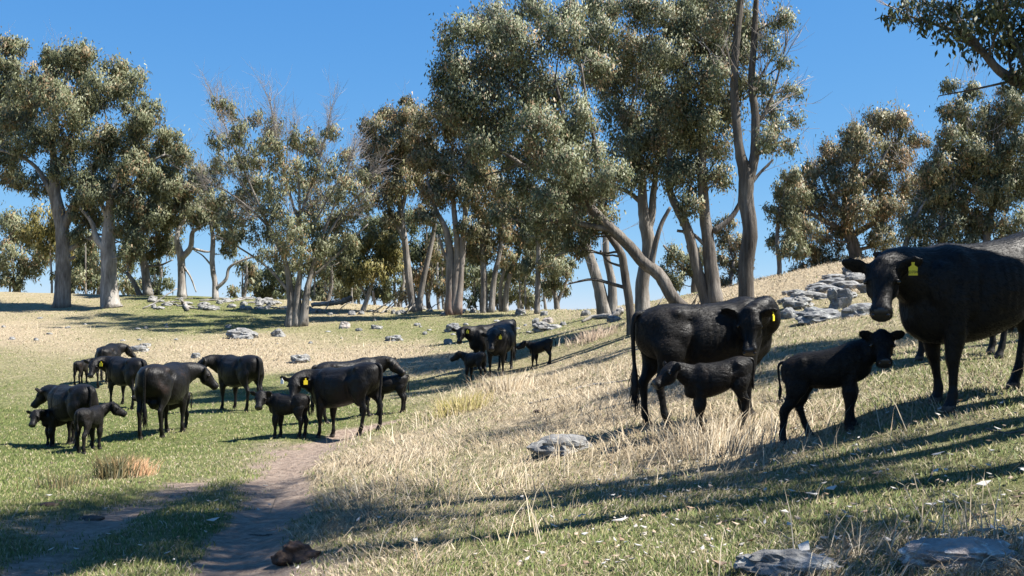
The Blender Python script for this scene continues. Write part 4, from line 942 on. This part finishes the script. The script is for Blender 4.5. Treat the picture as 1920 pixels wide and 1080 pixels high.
# --- trees standing up the slope beside the camera; their shadows fall across the foreground
def shade_tree(label, x, y, h, crown, seed, lean=0, n=9):
    r = np.random.default_rng(seed); z = gz(x, y)
    root = obj('gum_tree', None, loc=(x, y, z)); tag(root, label, 'tree', 'gums up the slope beside the camera')
    tb = MB(); lm = MB()
    global rng
    top = np.array((x + lean, y, z + h))
    P = catmull([(x, y, z - .2), (x + lean * .2, y + .1, z + h * .3), (x + lean * .6, y - .1, z + h * .65), top], 14)
    tb.add(*tube(P, np.linspace(.18, .05, 14), 10, .05))
    cs = []; cn = []; sg = []
    for k in range(n):
        t = r.uniform(.72, 1); s0 = P[int(t * 13)]
        a = r.uniform(0, 2 * math.pi); d = r.uniform(.3, 1) * crown
        c = s0 + (math.cos(a) * d, math.sin(a) * d, r.uniform(.1, 1.0))
        tb.add(*tube(catmull([s0, (s0 + c) / 2 + (0, 0, -.15), c], 8), np.linspace(.08, .02, 8), 6, .04))
        for j in range(9):
            q = c + r.normal(0, .42, 3); cs.append(q); cn.append(70); sg.append(.18)
            tb.add(*tube([c, (c + q) / 2, q], [.014, .01, .004], 3, closed=False))
    leaves_into(lm, cs, np.array(cn), sg, .15, 'grey')
    obj('trunk', tb.mesh('trunk', (x, y, z)), M['bark_grey'], root)
    obj('crown', lm.mesh('crown', (x, y, z), smooth=False), M['leaf'], root)
SHADE = 'gum up the slope beside the viewpoint, seen only by its shadow on the grass'
for k, a in enumerate([(6.3, 7.9, 13.4, 2.0, 1, -.3, 20), (5.3, 6.3, 12.6, 1.4, 2, -.2, 12), (6.9, 7.0, 7.6, .9, 7, .0, 4), (5.2, 4.4, 4.4, .9, 8, .1, 5), (5.8, 7.3, 9.0, 1.0, 9, .1, 3), (9.0, 12.4, 9.5, 1.0, 4, .2, 5)]):
    shade_tree(SHADE, a[0], a[1], a[2], a[3], a[4], a[5], a[6])

# ------------------------------------------------------------------ rocks
def rock(name, label, u, v, wpx, hpx, mat='rock', group=None, depth=.8, seed=0, sub=3, rot=0, sink=.3, blocky=0):
    p = G(u, v); px = p[1] / F
    w, h = wpx * px / 2 * (.88 if v < 700 else 1), hpx * px * (.85 if v < 700 else 1)
    bm = bmesh.new(); bmesh.ops.create_icosphere(bm, subdivisions=sub, radius=1)
    o = Vector((seed * 3.7, seed * 1.3, seed * 7.1))
    for q in bm.verts:
        c = q.co.copy(); 
        if blocky:
            c = Vector([math.copysign(abs(t) ** (1 - blocky), t) for t in c])
        n = mnoise.noise(c * .9 + o) * .38 + mnoise.noise(c * 2.3 + o) * .18 + mnoise.noise(c * 5.5 + o) * .07
        k = mnoise.cell(c * 1.6 + o) * .10 + abs(mnoise.noise(c * 3.1 + o)) * -.16
        c = c * (1 + n + k)
        q.co = Vector((c.x * w, c.y * w * depth, c.z * h * .62 + h * (1 - sink) * .22))
    me = bpy.data.meshes.new('rock'); bm.to_mesh(me); bm.free()
    for f in me.polygons: f.use_smooth = False
    ob = obj(name, me, M[mat], None, (p[0], p[1] + w * depth * .3, gz(p[0], p[1] + w * depth * .3)))
    ob.rotation_euler = (0, 0, rot)
    tag(ob, label, 'rock', group)
    return ob
rock('boulder', 'large pinkish lichened boulder in the long foreground grass', 1812, 1062, 215, 62, 'rock_pink', seed=1, sub=5, depth=.6, sink=.5)
rock('boulder', 'pale flat stone in foreground grass beside the pinkish boulder', 1482, 1078, 165, 50, 'rock', seed=2, sub=5, depth=.6, sink=.5)
rock('boulder', 'lichened grey rock in dry grass below the head-turned cow', 1056, 850, 116, 44, 'rock', seed=3, sub=4, depth=.6, sink=.4)
rock('boulder', 'upright dark block of stone on the rocky outcrop', 1576, 578, 46, 52, 'rock_dark', seed=4, sub=4, blocky=.45, sink=.2)
rock('boulder', 'rounded pale boulder left of the dark block on the outcrop', 1502, 578, 60, 36, 'rock', seed=5, sub=4)
rock('boulder', 'long dark rock shelf below the upright dark block', 1545, 602, 150, 36, 'rock_dark', seed=6, sub=4, depth=.45)
rock('boulder', 'dark low rock at the left foot of the outcrop', 1482, 598, 44, 30, 'rock_dark', seed=7)
rock('boulder', 'dark rock shelf running from outcrop to the large number-tagged cow', 1612, 592, 80, 34, 'rock_dark', seed=8, depth=.5)
OUT = 'weathered grey rock of the outcrop under the broad dark gum'
for k, (u, v, w, h) in enumerate([(1515,560,60,18),(1550,550,74,20),(1590,543,70,22),(1620,530,66,24),(1570,534,70,16),(1535,542,56,14),(1605,514,58,18),(1500,556,44,16),(1640,548,60,22),(1565,522,46,12),(1630,508,60,16),(1655,525,60,24),(1590,558,46,14),(1480,568,40,14),(1600,528,60,14),(1545,560,40,12),(1665,505,50,16),(1480,552,30,10)]):
    rock('boulder', OUT, u, v, w * 1.05, h * 1.1, 'rock_dark' if k % 3 == 1 else 'rock', 'outcrop rocks', seed=20 + k, depth=.6, blocky=.15 if k % 2 else .3, sub=3)
MID = [('large smooth tilted grey rock on the rise behind the tail-raised calf', 1026, 620, 58, 20, 'rock'), ('upright pale stone behind the smooth tilted rock', 1005, 611, 16, 20, 'rock'), ('squat stone next to the upright pale stone', 1028, 606, 24, 16, 'rock_pink'), ('small round stone near the forked log', 1056, 611, 15, 11, 'rock'),
 ('grey pointed rock by the furrowed twin-trunked gum', 1098, 592, 20, 16, 'rock'), ('flat rock under the cut log ends', 1152, 603, 32, 14, 'rock'), ('rounded stone with a dark face in front of multi-stemmed gum', 646, 616, 22, 18, 'rock_pink'), ('small white stone beside the dark-faced stone', 673, 622, 14, 9, 'rock'),
 ('cracked pale outcrop in dry grass near the multi-stemmed gum', 452, 634, 58, 22, 'rock'), ('grey rock beside the cracked pale outcrop', 521, 632, 30, 20, 'rock'), ('small square white stone left of the multi-stemmed gum', 428, 616, 13, 9, 'rock'),
 ('rounded pale boulder half sunk in shaded dry grass', 564, 680, 42, 20, 'rock'), ('flat pale stone behind the farthest cow of the hollow', 258, 660, 38, 16, 'rock'), ('small flat stone just above the one behind the farthest cow', 271, 650, 24, 9, 'rock'), ('half-buried pale stone in dry grass above the lone cow', 366, 672, 20, 16, 'rock'),
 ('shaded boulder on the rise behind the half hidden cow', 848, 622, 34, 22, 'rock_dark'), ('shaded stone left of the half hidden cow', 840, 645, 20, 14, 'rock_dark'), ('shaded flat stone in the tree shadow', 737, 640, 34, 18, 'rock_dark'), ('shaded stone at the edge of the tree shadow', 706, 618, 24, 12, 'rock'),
 ('pale boulder at the foot of the leaning pale stems', 976, 590, 22, 16, 'rock'), ('grey boulder at the foot of the straight single-stemmed gum', 1020, 592, 16, 14, 'rock')]
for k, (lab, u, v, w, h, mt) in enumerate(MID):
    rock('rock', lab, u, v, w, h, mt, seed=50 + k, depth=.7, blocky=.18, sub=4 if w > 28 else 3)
RID = 'pale rock in the row of stones and dead timber along the ridge'
r_ = np.random.default_rng(5)
for k in range(34):
    u = r_.uniform(285, 535); v = 558 + 22 * r_.random() + (u - 285) * .02
    rock('rock', RID, u, v, r_.uniform(12, 30), r_.uniform(7, 13), 'rock', 'ridge stones', seed=100 + k)
for k in range(22):
    u = r_.uniform(580, 1000); v = r_.uniform(580, 592)
    rock('rock', 'stone lying at the foot of the wood on the ridge', u, v, r_.uniform(9, 20), r_.uniform(6, 13), 'rock_dark' if k % 2 else 'rock', 'stones at the foot of the wood', seed=150 + k)
for k in range(42):
    u, v = [(r_.uniform(0, 330), r_.uniform(590, 640)), (r_.uniform(400, 1060), r_.uniform(596, 655)), (r_.uniform(780, 1000), r_.uniform(600, 650))][k % 3]
    rock('stone', 'small pale stone scattered over the grass below the ridge', u, v, r_.uniform(6, 15), r_.uniform(4, 8), 'rock', 'scattered small stones', seed=180 + k, sub=2)

# ------------------------------------------------------------------ fallen timber
def log(name, label, paths, mat='deadwood', lift=0, group=None, cat='log'):
    tb = MB(); org = None
    for pth in paths:
        P = []
        for k, (u, v, r, *air) in enumerate(pth):
            g = G(u, v) if not air else None
            if air: g = at(u, v, air[0]); rad = r * air[0] / F
            else: rad = r * g[1] / F; g = np.array((g[0], g[1], gz(g[0], g[1]) + rad * .75 + lift))
            P.append((*g, rad))
        P = catmull([(*q[:3], q[3] * .72) for q in P], max(8, len(P) * 4))
        if org is None: org = P[0, :3].copy()
        P[1:-1, :3] += rng.normal(0, 1, (len(P) - 2, 3)) * P[1:-1, 3:4] * .25
        tb.add(*tube(P[:, :3], np.maximum(P[:, 3], .004), 9, .07))
    o = obj(name, tb.mesh(name, org), M[mat], None, org); tag(o, label, cat, group)
    return o
log('fallen_log', 'forked grey log with sawn ends below the furrowed twin-trunked gum', [[(1092,606,3.5),(1110,600,5),(1130,597,6),(1150,594,7,35.3),(1168,584,7,35.3)],[(1130,598,5),(1150,590,6,35.8),(1167,577,6,35.8)]])
log('fallen_branch', 'long grey fallen branch lying on dry grass below the rise', [[(1072,733,2.6),(1098,727,3.6),(1130,722,3),(1160,718,2.4),(1192,712,2)]], cat='branch')
log('fallen_branch', 'thin pale fallen branch lower down the dry slope', [[(985,759,1.8),(1020,752,2.2),(1050,746,2),(1072,740,1.5)]], cat='branch')
log('fallen_branch', 'short bleached branch above the long grey fallen branch', [[(1060,646,2),(1070,640,2.6),(1082,636,2)]], cat='branch')
log('fallen_branch', 'curved dark stick on grass below the large number-tagged cow', [[(1846,804,1.6),(1872,813,2),(1896,814,2),(1930,808,1.6)]], 'bark_dark', cat='branch')
log('fallen_branch', 'short dark stick in the shaded foreground grass', [[(1350,984,2),(1375,978,3.2),(1412,974,2.4)]], 'bark_dark', cat='branch')
log('fallen_branch', 'crooked upright twig in the shade right of foreground', [[(1742,916,2),(1746,896,2.4),(1752,872,1.6)]], 'bark_dark', cat='branch')
log('fallen_branch', 'long thin dark stick among shaded dry grass', [[(1040,964,1.8),(1085,953,2.2),(1130,946,1.8)]], 'bark_dark', cat='branch')
log('fallen_branch', 'small dark stick lying across the bare track', [[(462,1003,1.6),(490,1007,2.4),(510,1004,1.6)]], 'bark_dark', cat='branch')
log('fallen_log', 'big bleached fallen trunk lying at the foot of the wood', [[(584,572,5,58),(620,568,6,58),(645,565,7,58),(660,560,8,58)]])
log('fallen_log', 'leaning bleached branch propped on the ridge beside the stout forked gum', [[(268,580,2),(290,568,2,57),(312,553,2,57.5),(332,541,1.6,58)]], cat='branch')
log('fallen_log', 'broken grey stump leaning among the ridge stones', [[(352,584,5),(346,572,5,58),(340,562,3,58)],[(350,580,4),(362,576,3,58)]], 'bark_pale', cat='stump')
for k in range(16):
    u = r_.uniform(300, 520); v = 562 + r_.random() * 16; a = r_.uniform(-.35, .35); l = r_.uniform(18, 44)
    log('fallen_branch', 'bleached dead branch among the ridge stones', [[(u, v, 1.8), (u + l * .5, v - l * .5 * a, 2), (u + l, v - l * a * .6, 1.2)]], group='dead branches along the ridge', cat='branch')
for k in range(12):
    u = r_.uniform(590, 900); l = r_.uniform(14, 36); Yk = r_.uniform(54, 58)
    log('fallen_branch', 'grey dead branch piled against the trunks of the wood', [[(u, 588, 1.6), (u + l * .5, 580 - r_.uniform(0, 12), 1.6, Yk), (u + l, 570 - r_.uniform(0, 20), 1, Yk)]], group='dead branches in the wood', cat='branch')
for k in range(8):
    u = r_.uniform(1210, 1300); l = r_.uniform(14, 36)
    log('fallen_branch', 'pale dead branch on the ground behind the leaning trunk', [[(u, 582, 1.8), (u + l * .5, 576, 2, 33), (u + l, 568 - r_.uniform(0, 22), 1.2, 33)]], group='dead branches behind the leaning trunk', cat='branch')

# dung on the track
p = G(556, 1050); mb_ = MB()
for dx, dy, dz, r in [(0, .02, .05, .10), (-.07, -.03, .03, .085), (.085, -.01, .035, .075), (-.02, .0, .09, .075), (.04, -.05, .02, .07), (-.12, -.02, .015, .05)]:
    V, Q, T = ellipsoid((dx, dy, dz), (r, r * .9, r * .62), 16)
    V = np.array([c * (1 + .22 * mnoise.noise(Vector(c * 26)) + .12 * mnoise.noise(Vector(c * 70))) for c in V]); mb_.add(V, Q, T)
tmp = obj('raw', mb_.mesh('raw')); md = tmp.modifiers.new('r', 'REMESH'); md.mode = 'VOXEL'; md.voxel_size = .008
me = bpy.data.meshes.new_from_object(tmp.evaluated_get(bpy.context.evaluated_depsgraph_get())); bpy.data.objects.remove(tmp)
for f in me.polygons: f.use_smooth = True
tag(obj('dung_pile', me, M['dung'], None, (p[0], p[1], gz(p[0], p[1]) - .01)), 'lumpy dark brown pile of cow dung on the bare track', 'dung')
def pat(u, v, w, lab):
    p = G(u, v); s = w * p[1] / F / 2; V, Q, T = ellipsoid((0, 0, 0), (s, s, s * .25), 16)
    V = np.array([c * (1 + .35 * mnoise.noise(Vector(c / s * 2.2 + p))) for c in V])
    tag(obj('dung_pat', make_mesh('dung_pat', V, Q, T), M['dung'], None, (p[0], p[1], gz(p[0], p[1]) + s * .08)), lab, 'dung', 'flat cow pats on the grass')
for u, v, w in [(170, 975, 46), (92, 948, 34), (112, 940, 20), (310, 937, 14), (97, 870, 16), (930, 757, 12), (1010, 772, 20), (265, 905, 14)]:
    pat(u, v, w, 'flat dark cow pat dried on the grass')

# ------------------------------------------------------------------ grass
def blades(P, h, w, lean, az, col_b, col_t, bend=.5):
    n = len(P); D = np.stack([np.cos(az), np.sin(az), np.zeros(n)], -1)
    fa = rng.uniform(0, 2 * math.pi, n); W = np.stack([np.abs(np.cos(fa)), np.sin(fa), np.zeros(n)], -1)
    Z = np.array((0, 0, 1.))
    m1 = P + Z * (h * .55)[:, None] + D * (h * lean * .35)[:, None]
    tp = P + Z * (h * (1 - .35 * np.minimum(lean, 1.5) * bend))[:, None] + D * (h * lean)[:, None]
    w = w[:, None]
    V = np.stack([P - W * w, P + W * w, m1 + W * w * .7, m1 - W * w * .7, tp], 1).reshape(-1, 3)
    i = np.arange(n)[:, None] * 5
    Q = i + np.array([[0, 1, 2, 3]]); T = i + np.array([[3, 2, 4]])
    C = np.stack([col_b, col_b, col_t, col_t, col_t], 1).reshape(-1, 3)
    g = np.cross(W, m1 - P); g /= np.linalg.norm(g, axis=1)[:, None] + 1e-9
    N = np.array((0, 0, .8)) + g * .5 + rng.normal(0, .16, (n, 3)); N /= np.linalg.norm(N, axis=1)[:, None]
    return V, Q, T, C, np.repeat(N, 5, axis=0)

def scatter(n, lo, hi, tmax=.62):
    t = rng.uniform(-tmax, tmax, n); ly = rng.uniform(math.log(lo), math.log(hi), n)
    y = np.exp(ly); x = t * y
    return x, y

GREEN = np.array([(.09, .125, .030), (.13, .165, .045), (.18, .20, .066), (.24, .22, .098)])
STRAW = np.array([(.38, .305, .20), (.46, .385, .27), (.53, .46, .34), (.29, .22, .14)])
def grass_field(n, lo, hi, kind):
    x, y = scatter(n, lo, hi)
    cv = cover(x, y)
    clump = fbm(x * 2.2, y * 2.2, 61)
    if kind == 'green': pr = np.clip(cv[:, 0] * (1.15 - .7 * cv[:, 1]) + .35 * clump, .02, 1)
    else: pr = np.clip(cv[:, 1] * 1.0 + .75 * fbm(x * 1.1, y * 1.1, 63) - .12 + .12 * (1 - cv[:, 0]), .015, 1)
    if kind != 'green': pr *= np.clip(1.15 - .75 * cv[:, 0], .2, 1)
    else: pr *= 1 + .25 * (y < 12)
    pr *= np.clip(1.15 - 1.5 * cv[:, 2], .0, 1)
    k = rng.random(n) < pr
    x, y, cv, clump = x[k], y[k], cv[k], clump[k]; n = len(x)
    P = np.stack([x, y, ground_h(x, y) - .006], -1)
    az = rng.uniform(0, 2 * math.pi, n)
    if kind == 'green':
        h = rng.uniform(.025, .065, n) * (1 + .5 * clump) * (.85 + .006 * y); w = .0020 + .00036 * y
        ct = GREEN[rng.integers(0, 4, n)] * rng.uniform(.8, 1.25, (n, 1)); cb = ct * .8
        dryf = rng.random(n) < (.14 + .32 * (1 - cv[:, 0])); ct[dryf] = STRAW[rng.integers(0, 4, dryf.sum())] * .9
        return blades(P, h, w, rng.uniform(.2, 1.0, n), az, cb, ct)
    tall = np.clip(cv[:, 1] + .3 * fbm(x * 1.7, y * 1.7, 67), 0.1, 1.3)
    h = rng.uniform(.03, .115, n) * tall * (1 + 1.2 * (rng.random(n) < .06)) + .03; w = .0017 + .00030 * y
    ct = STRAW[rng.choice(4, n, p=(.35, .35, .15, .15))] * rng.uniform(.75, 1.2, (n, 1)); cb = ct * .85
    wind = vnoise(x * .8, y * .8, 71) * 2.5 + 2.6
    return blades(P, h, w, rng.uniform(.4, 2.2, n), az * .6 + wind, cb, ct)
gb = MB()
gb.add(*grass_field(310000, 3.8, 62, 'green'))
tag(obj('green_grass', gb.mesh('green_grass', smooth=False), M['grass']), 'short grazed green grass covering the hollow and slope', 'grass', kind='stuff')
gb = MB()
gb.add(*grass_field(300000, 3.8, 64, 'dry'))
# tall seeding stalks
spots = [(1230,830,.9,90),(1330,835,1.0,150),(1420,840,.8,90),(960,735,1.0,110),(905,722,.8,60),(1040,720,1.0,70),(1150,700,1.0,60),(1640,800,.5,24),(1180,760,.7,50),(780,870,.7,60),(720,930,.7,70),(860,930,.7,70),(1000,900,.7,70),(1880,1010,.6,70),(1650,1050,.5,50),(940,1010,.6,60),(690,830,.6,50),(800,800,.7,50),(1500,840,.5,30),(1750,1000,.5,40),(600,650,2.5,60),(430,655,3,80),(120,620,3,60),(1100,630,1.2,50),(870,750,.6,60),(1110,860,.6,60),(1870,900,.6,20),(1290,790,.8,40)]
for u, v, rad, n in spots:
    c = G(u, v); x = c[0] + rng.normal(0, rad * .6, n); y = c[1] + rng.normal(0, rad * .6, n)
    P = np.stack([x, y, ground_h(x, y) - .01], -1)
    n = int(n * .6); x = x[:n]; y = y[:n]; P = P[:n]; h = rng.uniform(.16, .42, n); ct = STRAW[rng.choice(4, n)] * rng.uniform(.9, 1.2, (n, 1))
    gb.add(*blades(P, h, np.full(n, .0022 + .00022 * c[1]), rng.uniform(.1, 1.1, n), rng.uniform(0, 6.28, n), ct, ct))
tag(obj('dry_grass', gb.mesh('dry_grass', smooth=False), M['grass']), 'long bleached straw grass over the bank and slope', 'grass', kind='stuff')
# tussocks
def tussock(name, label, u, v, n, h, rad, cols, cat='tussock'):
    c = G(u, v); c[2] = gz(c[0], c[1]); x = rng.normal(0, rad, n); y = rng.normal(0, rad, n)
    P = np.stack([c[0] + x, c[1] + y, ground_h(c[0] + x, c[1] + y) - .01], -1)
    ct = np.array(cols)[rng.integers(0, len(cols), n)] * rng.uniform(.8, 1.2, (n, 1))
    az = np.arctan2(y, x) + rng.normal(0, .5, n); t = MB()
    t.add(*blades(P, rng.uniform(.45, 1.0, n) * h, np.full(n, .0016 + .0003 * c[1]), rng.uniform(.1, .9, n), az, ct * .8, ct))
    root = obj(name, None, loc=c); tag(root, label, cat)
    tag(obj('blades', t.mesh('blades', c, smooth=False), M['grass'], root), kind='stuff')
RUSH = [(.045, .05, .018), (.09, .085, .035), (.16, .12, .05)]
tussock('rush_tussock', 'spiky dark green rush tussock beside the shaded hollow', 214, 897, 420, .42, .11, RUSH)
tussock('grass_tussock', 'fluffy tan grass tussock against the spiky dark rush', 240, 893, 700, .30, .13, [(.45, .27, .15), (.52, .36, .22), (.38, .22, .12)])
tussock('rush_tussock', 'sparse dark rush tuft left of the tan tussock', 115, 915, 160, .28, .16, RUSH)
tussock('rush_tussock', 'yellow-green rush clump on the bank edge', 868, 772, 420, .42, .24, [(.22, .20, .05), (.30, .25, .09), (.40, .32, .16)])
tussock('dead_shrub', 'twiggy brown dead shrub on the rise by the forked log', 1112, 636, 300, .42, .34, [(.26, .19, .14), (.36, .28, .20), (.44, .36, .27)], 'shrub')
tussock('grass_tussock', 'tall bleached tussock at the feet of the cow facing out', 948, 738, 500, .55, .30, STRAW)
tussock('grass_tussock', 'tall bleached tussock under the head-turned cow', 1330, 846, 420, .36, .26, STRAW)

# pale fallen bark and leaves
def litter(n, spots):
    V = []; Q = []; C = []
    for k in range(n):
        u, v = spots(k); g = G(u, v); x, y = g[0], g[1]; z = gz(x, y)
        l = rng.uniform(.010, .028) * (1 + 1.1 * (rng.random() < .1)); w = l * rng.uniform(.35, .8); a = rng.uniform(0, 6.28)
        e = np.array((math.cos(a), math.sin(a), rng.uniform(-.3, .5))); f = np.array((-math.sin(a), math.cos(a), rng.uniform(-.3, .4)))
        o = np.array((x, y, z + rng.uniform(.025, .06))); b = len(V)
        nn = np.array((0, 0, 1.)) * l * .25
        V += [o - e * l + nn, o - f * w * .8, o + e * l + nn * .6, o + f * w, ]
        V += [q - np.array((0, 0, .004)) for q in V[b:b + 4]]
        Q += [(b, b + 1, b + 2, b + 3), (b + 7, b + 6, b + 5, b + 4)] + [(b + j, b + 4 + j, b + 4 + (j + 1) % 4, b + (j + 1) % 4) for j in range(4)]
        c = [(.55, .50, .43), (.46, .36, .26), (.36, .25, .17), (.62, .59, .54)][rng.integers(0, 4)]
        C += [c] * 8
    return make_mesh('bark_litter', np.array(V), np.array(Q), cols=np.array(C), smooth=False)
sp_ = lambda k: (rng.uniform(960, 1920), rng.uniform(860, 1078)) if k % 4 else ((rng.uniform(1480, 1920), rng.uniform(720, 860)) if k % 8 else (rng.uniform(20, 960), rng.uniform(880, 1078)))
tag(obj('bark_litter', litter(520, sp_), M['grass']), 'pale curled bark flakes and dead leaves strewn on the grass', 'litter', kind='stuff')
